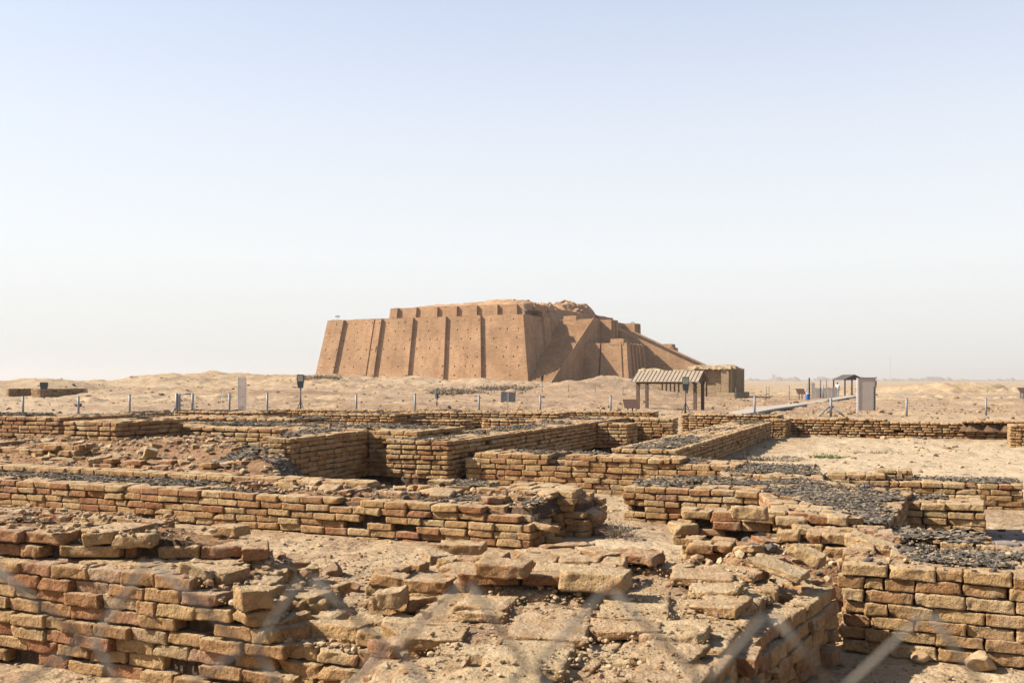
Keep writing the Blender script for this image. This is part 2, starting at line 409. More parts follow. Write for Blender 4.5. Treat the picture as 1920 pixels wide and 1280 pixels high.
def make_bricks(C, yaw, half, lod, rough=1.0, tilt=None, chip=.35):
    """vectorised bricks: centres, yaw, half sizes -> V, F"""
    T, F = TPL[lod]; n = len(C); nv = len(T)
    C = np.asarray(C, float); half = np.asarray(half, float); yaw = np.asarray(yaw, float)
    p = np.broadcast_to(T, (n, nv, 3)).copy()
    r = np.minimum(half.min(1)*.18, .007)*(.6+.8*RNG.random(n))
    h = half[:, None, :]; q = p*h
    inn = np.clip(q, -(h-r[:, None, None]), h-r[:, None, None]); d = q-inn
    ln = np.linalg.norm(d, axis=2, keepdims=True); dn = d/np.maximum(ln, 1e-9)
    q = inn+dn*r[:, None, None]
    cj = RNG.normal(0, .0036*rough, (n, 8, 3))
    k = 0
    for a in (-1, 1):
        for b_ in (-1, 1):
            for c_ in (-1, 1):
                w = (1+a*p[..., 0])*(1+b_*p[..., 1])*(1+c_*p[..., 2])/8
                q += w[..., None]*cj[:, k, None, :]; k += 1
    # knocked-off corners
    for rep in range(2):
        cs = RNG.choice([-1., 1.], (n, 3)); on = (RNG.random(n) < chip*rough)*RNG.uniform(.15, .55, n)
        w = np.clip(1-np.linalg.norm((p-cs[:, None, :])*np.array([1.3, 1.0, .55]), axis=2)/.75, 0, 1)*on[:, None]
        q -= q*np.array([.8, .8, .9])*w[..., None]*.6
    off = RNG.random((n, 1, 3))*60
    s = q+off
    if lod <= 1:
        nz = .0055*vn3(s[..., 0]*11, s[..., 1]*11, s[..., 2]*14, 1)+.006*vn3(s[..., 0]*30, s[..., 1]*30, s[..., 2]*34, 2)
        if lod == 0: nz = nz+.004*vn3(s[..., 0]*75, s[..., 1]*75, s[..., 2]*75, 3)
    else:
        nz = .006*vn3(s[..., 0]*12, s[..., 1]*12, s[..., 2]*15, 1)
    q += dn*(nz*rough)[..., None]
    if tilt is None: tilt = np.zeros((n, 2))
    cy, sy = np.cos(yaw)[:, None], np.sin(yaw)[:, None]
    q[..., 2] += q[..., 0]*tilt[:, None, 0]+q[..., 1]*tilt[:, None, 1]
    X = q[..., 0]*cy-q[..., 1]*sy; Y = q[..., 0]*sy+q[..., 1]*cy
    V = np.stack([X, Y, q[..., 2]], 2)+C[:, None, :]
    FF = (F[None]+(np.arange(n)*nv)[:, None, None]).reshape(-1, 4)
    return V.reshape(-1, 3), FF, nv

def inside(poly, x, y):
    x = np.asarray(x, float); y = np.asarray(y, float); c = np.zeros(x.shape, bool)
    n = len(poly); j = n-1
    for i in range(n):
        xi, yi = poly[i]; xj, yj = poly[j]
        c ^= ((yi > y) != (yj > y)) & (x < (xj-xi)*(y-yi)/(yj-yi+1e-12)+xi); j = i
    return c

def edgedist(poly, x, y):
    d = np.full(np.shape(x), 1e9)
    n = len(poly)
    for i in range(n):
        a = np.array(poly[i]); b_ = np.array(poly[(i+1) % n]); e = b_-a; L2 = e@e
        t = np.clip(((x-a[0])*e[0]+(y-a[1])*e[1])/L2, 0, 1)
        d = np.minimum(d, np.hypot(x-a[0]-t*e[0], y-a[1]-t*e[1]))
    return d

def ccw(poly):
    a = sum(poly[i][0]*poly[(i+1) % len(poly)][1]-poly[(i+1) % len(poly)][0]*poly[i][1] for i in range(len(poly)))
    return [tuple(map(float, p)) for p in (poly if a > 0 else poly[::-1])]

PITCH = .0845
def heightfield(poly, zf, cell, zside, ins=.0, ang=None):
    """one sheet over a polygon; points outside drop to zside so that the sides close"""
    P_ = np.array(poly); lo = P_.min(0)-cell*2; hi = P_.max(0)+cell*2
    xs = np.arange(lo[0], hi[0]+cell, cell); ys = np.arange(lo[1], hi[1]+cell, cell)
    X, Y = np.meshgrid(xs, ys); X = X+RNG.uniform(-.3, .3, X.shape)*cell; Y = Y+RNG.uniform(-.3, .3, Y.shape)*cell
    ins_m = inside(poly, X, Y) & (edgedist(poly, X, Y) >= ins)
    Z = np.where(ins_m, zf(X, Y), zside)
    ny, nx = X.shape; idx = np.arange(nx*ny).reshape(ny, nx)
    keep = ins_m.copy()
    q = np.stack([idx[:-1, :-1], idx[:-1, 1:], idx[1:, 1:], idx[1:, :-1]], 2).reshape(-1, 4)
    anyin = (keep[:-1, :-1] | keep[:-1, 1:] | keep[1:, 1:] | keep[1:, :-1]).ravel()
    q = q[anyin]
    V = np.stack([X, Y, Z], 2).reshape(-1, 3)
    used = np.unique(q); rm = np.zeros(len(V), int); rm[used] = np.arange(len(used))
    return V[used], rm[q]

ICO = {}
for lv in (1, 2, 3):
    bm = bmesh.new(); bmesh.ops.create_icosphere(bm, subdivisions=lv, radius=1); bm.verts.ensure_lookup_table()
    ICO[lv] = (np.array([v.co[:] for v in bm.verts]), np.array([[v.index for v in f.verts] for f in bm.faces])); bm.free()

def rocks(C, S, lod=1, flat=.65, ang=.25):
    """angular stones: unit sphere cut by a few random planes"""
    T, F = ICO[lod]; n = len(C); C = np.asarray(C, float); S = np.asarray(S, float)
    p = np.broadcast_to(T, (n, len(T), 3)).copy()
    for k in range(6):
        d = RNG.normal(0, 1, (n, 3)); d /= np.linalg.norm(d, axis=1)[:, None]; h = RNG.uniform(.45, .85, n)
        dot = (p*d[:, None, :]).sum(2); ex = np.maximum(dot-h[:, None], 0)
        p -= ex[..., None]*d[:, None, :]
    p *= RNG.uniform(1-ang, 1+ang, (n, 1, 3)); p[..., 2] *= flat
    a = RNG.random(n)*6.283; c, s = np.cos(a)[:, None], np.sin(a)[:, None]
    x = p[..., 0]*c-p[..., 1]*s; y = p[..., 0]*s+p[..., 1]*c
    V = np.stack([x, y, p[..., 2]], 2)*S[:, None, None]+C[:, None, :]
    return V.reshape(-1, 3), (F[None]+(np.arange(n)*len(T))[:, None, None]).reshape(-1, 3), len(T)

class Wall:
    """a brick wall: bricks on every face and on top, an earth core, flakes of bitumen"""
    def __init__(s, name='brick_wall'):
        s.name = name; s.br = Acc(); s.core = Acc(); s.bit = Acc(); s.rub = Acc(); s.fal = Acc(); s.c = None
    def body(s, poly, z0, z1, lod=2, rough=1.0, cut=None, miss=.02, topmiss=.12, tint=(0., 1.), bl=.29, proud=.010, core_drop=.03, face=True, top=True, tshift=None, gs=.291, gang=None, fd=.145, tj=0.0):
        poly = ccw(poly)
        if s.c is None: s.c = (float(np.mean([p[0] for p in poly])), float(np.mean([p[1] for p in poly])), z0)
        nc = max(1, int(round((z1-z0)/PITCH))); pit = (z1-z0)/nc
        if cut is None: cutf = lambda x, y: np.full(np.shape(x), z1)
        else: cutf = lambda x, y: np.minimum(cut(np.asarray(x, float), np.asarray(y, float)), z1)
        C = []; Yw = []; H = []; n = len(poly); d = fd
        if face:
            for i in range(n):
                a = np.array(poly[i]); b_ = np.array(poly[(i+1) % n]); e = b_-a; L = np.linalg.norm(e)
                if L < .1: continue
                e = e/L; nin = np.array([-e[1], e[0]])
                pv = np.array(poly[i-1]); nx_ = np.array(poly[(i+2) % n])
                cv0 = np.cross(a-pv, e) > 0; cv1 = np.cross(e, nx_-b_) > 0
                yaw = math.atan2(e[1], e[0])
                for k in range(nc):
                    s0 = d if (k % 2 == 1 and cv0) else 0.0
                    s1 = L-(d if (k % 2 == 0 and cv1) else 0.0)
                    t = s0; first = True; wav = .008*math.sin(k*1.7+i)
                    while t < s1-.05:
                        l = bl*random.uniform(.92, 1.06)
                        if first and k % 2: l = bl*random.uniform(.42, .58)
                        elif random.random() < .10: l = bl*random.uniform(.45, .75)
                        first = False
                        if t+l > s1-.07: l = s1-t
                        mid = a+e*(t+l/2)
                        zc = z0+pit*(k+.5)
                        cz = float(cutf(mid[0], mid[1]))
                        if zc+pit*.35 < cz and random.random() > miss*(2 if k < 1 else 1):
                            dep = d/2+random.uniform(-.004, .02)
                            ctr = mid+nin*(dep-random.gauss(0, proud)*rough)
                            C.append((ctr[0], ctr[1], zc+wav*.5+random.gauss(0, .003)*rough)); Yw.append(yaw+random.gauss(0, .018)*rough)
                            H.append((max(l/2-(.0045, .005, .008, .010)[lod], .03), dep, pit/2-(.0040, .0045, .0075, .0105)[lod]))
                        t += l
        if top:
            e = np.array(poly[1])-np.array(poly[0]) if gang is None else np.array(gang); e = e/np.linalg.norm(e)
            for (f0) in (0,):
                q = np.array([-e[1], e[0]]); o = np.array(poly[0]); PP = (np.array(poly)-o)@np.stack([e, q], 1)
                lo = PP.min(0); hi = PP.max(0); yw = math.atan2(e[1], e[0])
                row = 0; v = lo[1]+gs/2
                while v < hi[1]-.05:
                    u = lo[0]+(.0 if row % 2 else gs/2)
                    while u < hi[0]:
                        gl = gs*random.choice((1, 1, 1, .6, 1.25)) if gs > .3 else gs; ctr = o+e*(u+gl/2)+q*(v+gs/2)
                        if inside(poly, ctr[0], ctr[1]) and edgedist(poly, np.array(ctr[0]), np.array(ctr[1])) > fd+.055:
                            cz = float(cutf(ctr[0], ctr[1])); k = int((cz-z0)/pit+.35)-1
                            if k >= 0 and random.random() > topmiss:
                                C.append((ctr[0]+random.gauss(0, .006), ctr[1]+random.gauss(0, .006), z0+pit*(k+.5)+random.gauss(0, .005)*rough))
                                C[-1] = (C[-1][0]+random.gauss(0, .02)*tj, C[-1][1]+random.gauss(0, .02)*tj, C[-1][2]+random.uniform(-.008, .016)*tj); Yw.append(yw+random.gauss(0, .02)*rough+random.gauss(0, .09)*tj); H.append(((gl/2-.006)*random.uniform(.94, 1.01), (gs/2-.006)*random.uniform(.94, 1.01), pit/2-.003))
                        u += gs if gs <= .3 else gl
                    v += gs; row += 1
        if C:
            V, F, nv = make_bricks(C, Yw, H, lod, rough, RNG.normal(0, .012*rough, (len(C), 2)))
            tt = tint[0]+(tint[1]-tint[0])*RNG.random(len(C))
            if tshift: tt = np.clip(tt+tshift(np.array(C)), 0, 1)
            s.br.add(V, F, np.repeat(tt, nv))
        cell = {0: .035, 1: .05, 2: .08, 3: .15}[lod]
        cf = lambda X, Y: np.maximum(cutf(X, Y)-core_drop-.02+.016*fbm(X*6, Y*6, 3, 3)*min(rough, 1.5), z0-.1)
        V, F = heightfield(poly, cf, cell, z0-.25, .085)
        s.core.add(V, F, .5)
    def bitumen(s, poly, z, cell=.045, thr=0.0, dens=260, size=.03, seed=0, cut=None, fscale=1.1, lift=.004):
        cell = cell*.6; size = size*.38; dens = dens*1.5; thr = thr+.20
        poly = ccw(poly); P_ = np.array(poly); lo = P_.min(0); hi = P_.max(0)
        zf = (lambda X, Y: np.full(np.shape(X), z)) if cut is None else cut
        msk = lambda X, Y: fbm(X*fscale, Y*fscale, 4, 40+seed, .6)+.35*vn2(X*7, Y*7, 44+seed)+.25*vn2(X*19, Y*19, 45+seed)
        xs = np.arange(lo[0], hi[0], cell); ys = np.arange(lo[1], hi[1], cell)
        X, Y = np.meshgrid(xs, ys)
        Xc, Yc = X[:-1, :-1]+cell/2, Y[:-1, :-1]+cell/2
        fall = lambda X, Y: .75*(1-sstep(0, .22, edgedist(poly, X, Y)))-.10
        keep = inside(poly, Xc, Yc) & (msk(Xc, Yc) > thr+fall(Xc, Yc)) & (RNG.random(Xc.shape) > .10)
        Xj = X+RNG.uniform(-.42, .42, X.shape)*cell; Yj = Y+RNG.uniform(-.42, .42, Y.shape)*cell
        Zj = zf(Xj, Yj)+lift+RNG.uniform(-.004, .008, X.shape)
        nx = X.shape[1]; ii, jj = np.nonzero(keep)
        if len(ii):
            base = ii*nx+jj
            q = np.stack([base, base+1, base+nx+1, base+nx], 1)
            V = np.stack([Xj, Yj, Zj], 2).reshape(-1, 3); used = np.unique(q); rm = np.zeros(len(V), int); rm[used] = np.arange(len(used))
            s.bit.add(V[used], rm[q], RNG.random(len(used))*.9)
        area = (hi-lo).prod(); n = int(area*dens)
        x = RNG.uniform(lo[0], hi[0], n); y = RNG.uniform(lo[1], hi[1], n)
        ok = inside(poly, x, y) & (msk(x, y) > thr-.22+.5*fall(x, y)); x = x[ok]; y = y[ok]; n = len(x)
        if n:
            sz = size*np.exp(RNG.normal(0, .4, n)); a = RNG.random((n, 1))*6.283+np.arange(5)[None]*1.2566+RNG.uniform(-.35, .35, (n, 5))
            rr = sz[:, None]*RNG.uniform(.55, 1.1, (n, 5)); tx = RNG.normal(0, .2, (n, 1)); ty = RNG.normal(0, .2, (n, 1))
            vx = rr*np.cos(a); vy = rr*np.sin(a); vz = vx*tx+vy*ty
            zb = zf(x, y)+lift+.006+RNG.uniform(0, .012, n); th = .004+.007*RNG.random(n)
            top = np.stack([x[:, None]+vx, y[:, None]+vy, zb[:, None]+vz+th[:, None]], 2); bot = np.stack([x[:, None]+vx, y[:, None]+vy, zb[:, None]+vz], 2)
            V = np.concatenate([top, bot], 1).reshape(-1, 3); o = (np.arange(n)*10)[:, None]
            Ft = o+np.arange(5)[None]; Fs = np.concatenate([o+np.array([[k, k+5, (k+1) % 5+5, (k+1) % 5]]) for k in range(5)])
            s.bit.add(V, [Ft, Fs], np.repeat(RNG.random(n), 10))
    def bats(s, C, half, lod=1, rough=1.6, tint=(0, 1), tilt=.12, yaw=None):
        n = len(C); yaw = RNG.random(n)*6.283 if yaw is None else yaw
        V, F, nv = make_bricks(C, yaw, half, lod, rough, RNG.normal(0, tilt, (n, 2)), .6)
        s.fal.add(V, F, np.repeat(tint[0]+(tint[1]-tint[0])*RNG.random(n), nv))
    def stones(s, poly, zf, n, smin=.01, smax=.05, lod=1, tint=(0.15, 1)):
        P_ = np.array(poly); lo = P_.min(0); hi = P_.max(0)
        x = RNG.uniform(lo[0], hi[0], n*3); y = RNG.uniform(lo[1], hi[1], n*3); ok = inside(poly, x, y); x = x[ok][:n]; y = y[ok][:n]
        sz = smin*(smax/smin)**(RNG.random(len(x))**2.2)
        V, F, nv = rocks(np.stack([x, y, zf(x, y)+sz*.25], 1), sz, lod)
        s.rub.add(V, F, np.repeat(tint[0]+(tint[1]-tint[0])*RNG.random(len(x)), nv))
    def finish(s, label, cat='wall', group='excavated brick walls', mat=None, core=None):
        root = s.br.obj(s.name, mat or M_BRICK, None, s.c, True)
        tag(root, label, cat, group)
        def kid(a, nm, m, sm):
            V = [v-np.array(s.c) for v in a.V]; a.V = V
            return a.obj(nm, m, root, (0, 0, 0), sm, world_in=False)
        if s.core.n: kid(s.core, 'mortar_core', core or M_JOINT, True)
        if s.bit.n: kid(s.bit, 'bitumen_coating', M_BIT, False)
        if s.fal.n: kid(s.fal, 'fallen_bricks', M_BRICK, True)['kind'] = 'stuff'
        if s.rub.n: kid(s.rub, 'crumbled_rubble', M_STONE, False)['kind'] = 'stuff'
        return root

# ================================================================== ground
def build_ground():
    rad = np.concatenate([[0.0], np.geomspace(.35, 40, 360), np.linspace(40.4, 180, 330), np.geomspace(182, 9000, 120)]); nr = len(rad)-1
    th = np.concatenate([np.linspace(-34, 34, 470), np.linspace(34, 326, 90)[1:-1]])
    th = np.radians(th); nth = len(th)
    Rr, T = np.meshgrid(rad[1:], th, indexing='ij')
    X = Rr*np.sin(T); Y = Rr*np.cos(T); Z = gz(X, Y)
    V = np.concatenate([[[0, 0, float(gz(0., .01))]], np.stack([X, Y, Z], 2).reshape(-1, 3)])
    i = np.arange(nr-1)[:, None]*nth; j = np.arange(nth)[None]; j2 = (j+1) % nth
    q = np.stack([i+j, i+nth+j, i+nth+j2, i+j2], 2).reshape(-1, 4)+1
    q = q[:, ::-1]
    f = np.stack([np.zeros(nth, int), 1+(np.arange(nth)+1) % nth, 1+np.arange(nth)], 1)[:, ::-1]
    xx, yy = V[:, 0], V[:, 1]; n_s = .5*fbm(xx*.25, yy*.25, 4, 121)
    court = sstep(.0, .5, np.minimum(np.minimum(xx-(2.9+.42*(yy-18)), 33-yy-.4*(xx-8)), yy-13.5)*.5+n_s)
    gap = sstep(.0, .5, (1-((xx-1.1)/1.3)**2-((yy-11.2)/2.2)**2)+n_s)
    slope_ = sstep(44, 60, yy+6*n_s)*(1-sstep(110, 150, yy+25*n_s))*sstep(-.3, .35, .55-((xx-10)/45)**2+n_s*1.2)
    a = Acc(); a.add(V, [q, f], np.clip(.5+.5*np.maximum(court, gap)-.5*slope_, 0, 1))
    o = a.obj('ground', M_SAND, None, (0, 0, 0), True); tag(o, kind='structure')
build_ground()

# ================================================================== ziggurat
def build_ziggurat():
    zb = 1.0; H1 = 12.45
    ang = math.atan2(-.438, .899)
    root = thing('ziggurat', 'huge stepped brown mudbrick ziggurat with buttressed walls and three stairways', 'temple tower', (2.8, 175, zb), ang)
    def wx(px, u):      # local x (negative to the left) of a photo column on the plane local y=u
        k = (px-960)/FOC
        return (k*(175+.899*u)-2.8-.438*u)/(.899+.438*k)
    rnd = random.Random(3)
    def face(acc, O, A, L, Nin, H, b, profile, holes=True, ds=.45, dt=.55, bl=None, br=None, rim=.08, ext=(0, 0)):
        """battered wall sheet: profile is a list of (s0, s1, offset outward) with sharp steps"""
        bl = b if bl is None else bl; br = b if br is None else br
        O = np.array(O, float); A = np.array(A, float); Nin = np.array(Nin, float)
        brk = sorted({0.0, L}|{p[0] for p in profile}|{p[1] for p in profile})
        brk = [t for t in brk if 0 <= t <= L]
        cols = []
        for s0, s1 in zip(brk[:-1], brk[1:]):
            mid = (s0+s1)/2; off = 0.0
            for p in profile:
                if p[0] <= mid <= p[1]: off = p[2]
            n = max(1, int((s1-s0)/ds))
            for k in range(n+1): cols.append((s0+(s1-s0)*k/n, off))
        nt = max(2, int(H/dt)); nc = len(cols)
        V = []
        for k in range(nt+1):
            t = k/nt
            for (s, off) in cols:
                al = bl*t+s*(L-(bl+br)*t)/L-(ext[0] if s <= 0 else 0)+(ext[1] if s >= L else 0)
                z = H*t+(rim*float(vn2(np.array(s*.6), np.array(3.3), 9)) if k == nt else 0)
                V.append(O+A*al+Nin*(b*t-off)+np.array([0, 0, z]))
        V = np.array(V); F = []; HV = []; HF = []
        hole = set()
        if holes:
            for k in range(2, nt-1, 3):
                c = 2+((k//3) % 2)*3
                while c < nc-2:
                    if cols[c][1] == cols[c+1][1] and cols[c+1][0] > cols[c][0] and rnd.random() < .85: hole.add((k, c))
                    c += rnd.choice((5, 6, 6))
        for k in range(nt):
            for c in range(nc-1):
                q = [k*nc+c, k*nc+c+1, (k+1)*nc+c+1, (k+1)*nc+c]
                if (k, c) in hole:     # weep hole: a narrow recess in the middle of the cell
                    P0 = V[q]; ctr = P0.mean(0); inner = ctr+(P0-ctr)*np.array([.42, .42, .62]); back = inner+Nin*1.5
                    o = len(V)+len(HV); HV += list(inner)+list(back)
                    for e in range(4):
                        f = (e+1) % 4
                        HF.append([q[e], q[f], o+f, o+e]); HF.append([o+e, o+f, o+4+f, o+4+e])
                    HF.append([o+4, o+5, o+6, o+7])
                else: F.append(q)
        if HV: V = np.concatenate([V, np.array(HV)])
        acc.add(V, np.array(F+HF), .5)
        return V[nt*nc:(nt+1)*nc]
    def cap(acc, rings):
        Vt = np.concatenate(rings); acc.add(Vt, np.array([list(range(len(Vt)))]), .5)
    def frustum(acc, x0, x1, y0, y1, z0, H, b, prof=None, holes=False, bx0=None, bx1=None, by0=None, by1=None, rim=.06):
        """x0..x1, y0..y1 base rectangle, every face battered by b; prof: dict of face -> profile"""
        prof = prof or {}
        dims = {'y0': x1-x0, 'x1': y1-y0, 'y1': x1-x0, 'x0': y1-y0}
        def off(f, end):
            L_ = dims[f]
            for p in prof.get(f, []):
                if (end == 0 and p[0] <= .001) or (end == 1 and p[1] >= L_-.001): return p[2]
            return 0.0
        ex = {f: (off(pv, 1), off(nx, 0)) for f, pv, nx in (('y0', 'x0', 'x1'), ('x1', 'y0', 'y1'), ('y1', 'x1', 'x0'), ('x0', 'y1', 'y0'))}
        r1 = face(acc, (x0, y0, z0), (1, 0, 0), x1-x0, (0, 1, 0), H, b, prof.get('y0', []), holes and 'y0' in prof, rim=rim, ext=ex['y0'])
        r2 = face(acc, (x1, y0, z0), (0, 1, 0), y1-y0, (-1, 0, 0), H, b, prof.get('x1', []), holes and 'x1' in prof, rim=rim, ext=ex['x1'])
        r3 = face(acc, (x1, y1, z0), (-1, 0, 0), x1-x0, (0, -1, 0), H, b, prof.get('y1', []), False, rim=rim, ext=ex['y1'])
        r4 = face(acc, (x0, y1, z0), (0, -1, 0), y1-y0, (1, 0, 0), H, b, prof.get('x0', []), False, rim=rim, ext=ex['x0'])
        cap(acc, [r1, r2, r3, r4])
    # ---- lower terrace
    XL = -46.5; L = 46.5
    # buttress columns read off the long lit face at mid height, photo px -> s along the face
    def s_of(px): return wx(px, 1.0)-XL
    bt = [(None, 626), (676.5, 689), (691.5, 704), (747, 769.5), (816, 837.5), (887, 909.5), (958, None)]
    prof = []
    for a_, b_ in bt:
        s0 = 0.0 if a_ is None else s_of(a_); s1 = L if b_ is None else s_of(b_)
        prof.append((s0, s1, .50))
    side = [(0, 3.4, .45), (9, 12, .45), (17.5, 20.5, .45), (26, 30, .45), (36, 40, .45), (46, 49, .45), (54, 57, .45), (62.6, 66, .45)]
    a = Acc(); frustum(a, XL, 0, 0, 66, -1.5, H1+1.5, 2.2, {'y0': prof, 'x1': side, 'x0': [(p[0], p[1], .45) for p in side[1:-1]]}, True, rim=.10)
    part(a, 'lower_terrace', M_ZIG, root)
    # ---- upper terrace
    a = Acc(); ux0, ux1 = -34.2, -4.4
    def s2(px): return wx(px, 8.0)-ux0
    pr2 = [(s2(p0), s2(p1), .5) for p0, p1 in ((733, 745), (765, 781), (790, 821), (840, 858), (880, 896), (916, 935), (957, 972))]
    frustum(a, ux0, ux1, 8, 56, H1-.4, 2.75, .25, {'y0': pr2, 'x1': [(4, 8, .4), (14, 18, .4), (26, 30, .4), (38, 42, .4)]}, False, rim=.16)
    part(a, 'upper_terrace', M_ZIG, root)
    # ---- eroded summit
    a = Acc()
    nx, ny = 90, 120
    X, Y = np.meshgrid(np.linspace(-33.6, -2.35, nx), np.linspace(8.6, 54, ny))
    e = np.minimum(np.minimum(X+33.6, np.where(Y < 11.5, -4.9-X, 9)), np.minimum(Y-8.6, 54-Y))
    zt = H1+2.15
    bumpy = 1.0*np.exp(-((X+17)/9)**2-((Y-19)/9)**2)+.9*np.exp(-((X+11)/6)**2-((Y-16)/6)**2)+.5*np.exp(-((X+26)/5)**2-((Y-16)/8)**2)
    rock = 2.3*np.exp(-((X+10)/4.5)**4-((Y-42)/8)**4)+1.3*np.exp(-((X+9)/3.5)**2-((Y-29)/5)**2)
    Z = zt+.35*sstep(0, 2, e)+bumpy*sstep(0, 3, e)+rock*sstep(0, 1.2, e)*(1+.45*fbm(X*.5, Y*.5, 4, 66))+.16*fbm(X*.7, Y*.7, 4, 77)*sstep(0, 2, e)
    sp_ = sstep(-2.4, -7.2, X+.9*fbm(X*.4, Y*.4, 3, 67)); Zs = H1-.25+(Z-(H1-.25))*sp_+.35*fbm(X*1.1, Y*1.1, 3, 68)*(1-sp_)
    Z = np.where(Y > 11.5, Zs, Z)
    Z = np.where(e <= .01, zt-1.0, Z)
    idx = np.arange(nx*ny).reshape(ny, nx)
    q = np.stack([idx[:-1, :-1], idx[:-1, 1:], idx[1:, 1:], idx[1:, :-1]], 2).reshape(-1, 4)
    a.add(np.stack([X, Y, Z], 2).reshape(-1, 3), q, .5)
    C = np.stack([RNG.uniform(-13, -4.5, 60), RNG.uniform(14, 47, 60), np.zeros(60)], 1)
    ii = np.clip(((C[:, 0]+33.6)/31.25*(nx-1)).astype(int), 0, nx-1); jj = np.clip(((C[:, 1]-8.6)/45.4*(ny-1)).astype(int), 0, ny-1); C[:, 2] = Z[jj, ii]
    V, F, nv = rocks(C, RNG.uniform(.2, .65, 60), 2, .6); a.add(V, F, .4)
    part(a, 'summit_rubble', M_ZIGR, root, False)
    # ---- landing and gate towers
    a = Acc(); frustum(a, -2.5, 4.7, 19.8, 44.2, -1.5, H1+1.5, .12, rim=.05)
    part(a, 'gate_platform', M_ZIG, root)
    for y0, y1 in ((23, 27.2), (36.8, 41)):
        a = Acc(); frustum(a, 3.0, 7.3, y0, y1, -1.5, H1+1.5-.05, .3, {'x1': [(0.3, 1.2, .25), (2.2, 3.2, .25)], 'y0': [(2.0, 4.3, .2)]}, rim=.05)
        part(a, 'gate_tower', M_ZIG, root)
    a = Acc(); frustum(a, -1.5, 1.2, 19.4, 21.2, H1-.2, .85, .05, rim=.1); part(a, 'parapet_block', M_ZIG, root)
    # ---- side stairs along the facade
    def stair(y0, y1, z1, x0, x1, name, axis='y', zbase=-1.5):
        a = Acc(); n = 46; pts = []
        for k in range(n):
            ya = y0+(y1-y0)*k/n; zz = z1*(k+1)/n
            pts += [(ya, z1*k/n), (ya, zz)]
        pts += [(y1, z1)]
        prof = pts+[(y1, zbase), (y0, zbase)]
        if axis == 'y': A0 = [(x0, p[0], p[1]) for p in prof]; A1 = [(x1, p[0], p[1]) for p in prof]
        else: A0 = [(p[0], x0, p[1]) for p in prof]; A1 = [(p[0], x1, p[1]) for p in prof]
        m = len(prof); V = np.array(A0+A1); F = [[i, (i+1) % m, m+(i+1) % m, m+i] for i in range(m)]
        a.add(V, np.array(F), .5)
        for (o, fl) in ((0, 1), (m, 0)):
            # side faces as strips down to the base
            S = []; base = []
            for i in range(m-2): base.append((V[o+i][0], V[o+i][1], zbase))
            VV = np.concatenate([V[o:o+m-2], np.array(base)]); k = m-2
            a.add(VV, np.array([[i, i+1, k+i+1, k+i] for i in range(k-1)]), .5)
        return a
    def ramp_wall(a, p0, p1, z0, z1, wdir, w, up, zbase=-1.5):
        """parapet following the slope: from p0 (z0) to p1 (z1)"""
        p0 = np.array(p0, float); p1 = np.array(p1, float); wd = np.array(wdir, float)*w
        V = []
        for s_ in (0, 1):
            for (p, z) in ((p0, z0), (p1, z1)):
                V += [(*(p+wd*s_), zbase), (*(p+wd*s_), z+up)]
        a.add(np.array(V), np.array([[0, 2, 3, 1], [4, 5, 7, 6], [1, 3, 7, 5], [0, 1, 5, 4], [2, 6, 7, 3]]), .5)
    for (y0, y1) in ((-.6, 20.0), (64.6, 44.0)):
        a = stair(y0, y1, H1, -2.4, 4.5, 's', 'y'); ramp_wall(a, (4.49, y0), (4.49, y1), 0, H1, (1, 0), .10, .26)
        part(a, 'stairway', M_ZIG, root)
    a = stair(29.2, 2.3, H1, 27.9, 36.1, 's', 'x')
    ramp_wall(a, (29.2, 26.9), (2.3, 26.9), 0, H1, (0, 1), 1.1, .45); ramp_wall(a, (29.2, 36.0), (2.3, 36.0), 0, H1, (0, 1), 1.1, .45)
    part(a, 'stairway', M_ZIG, root)
    # ---- bastions in the corners between the stairs
    for (y0, y1, fr) in ((14.6, 26.85, 'y0'), (37.15, 49.4, 'y1')):
        a = Acc()
        py0 = [(0, 3.75, .0), (3.75, 4.15, -.9), (8.7, 8.9, .15)] if fr == 'y0' else []
        frustum(a, 3.6, 13.3, y0, y1, -1.5, 7.6+1.5, .95, {'y0': py0, 'x1': [(0, 2.4, .4), (3.6, 4.6, .4), (5.8, 6.8, .4), (8, 9, .4), (10.2, 12.2, .4)]}, False, rim=.06)
        part(a, 'bastion', M_ZIG, root)
        a = Acc(); yy = (y0+.95, y0+3.6) if fr == 'y0' else (y1-3.6, y1-.95)
        frustum(a, 9.6, 12.25, yy[0]-.10, yy[1], 7.2, 1.15, .06, rim=.05); part(a, 'bastion_turret', M_ZIG, root)
    return root
build_ziggurat()

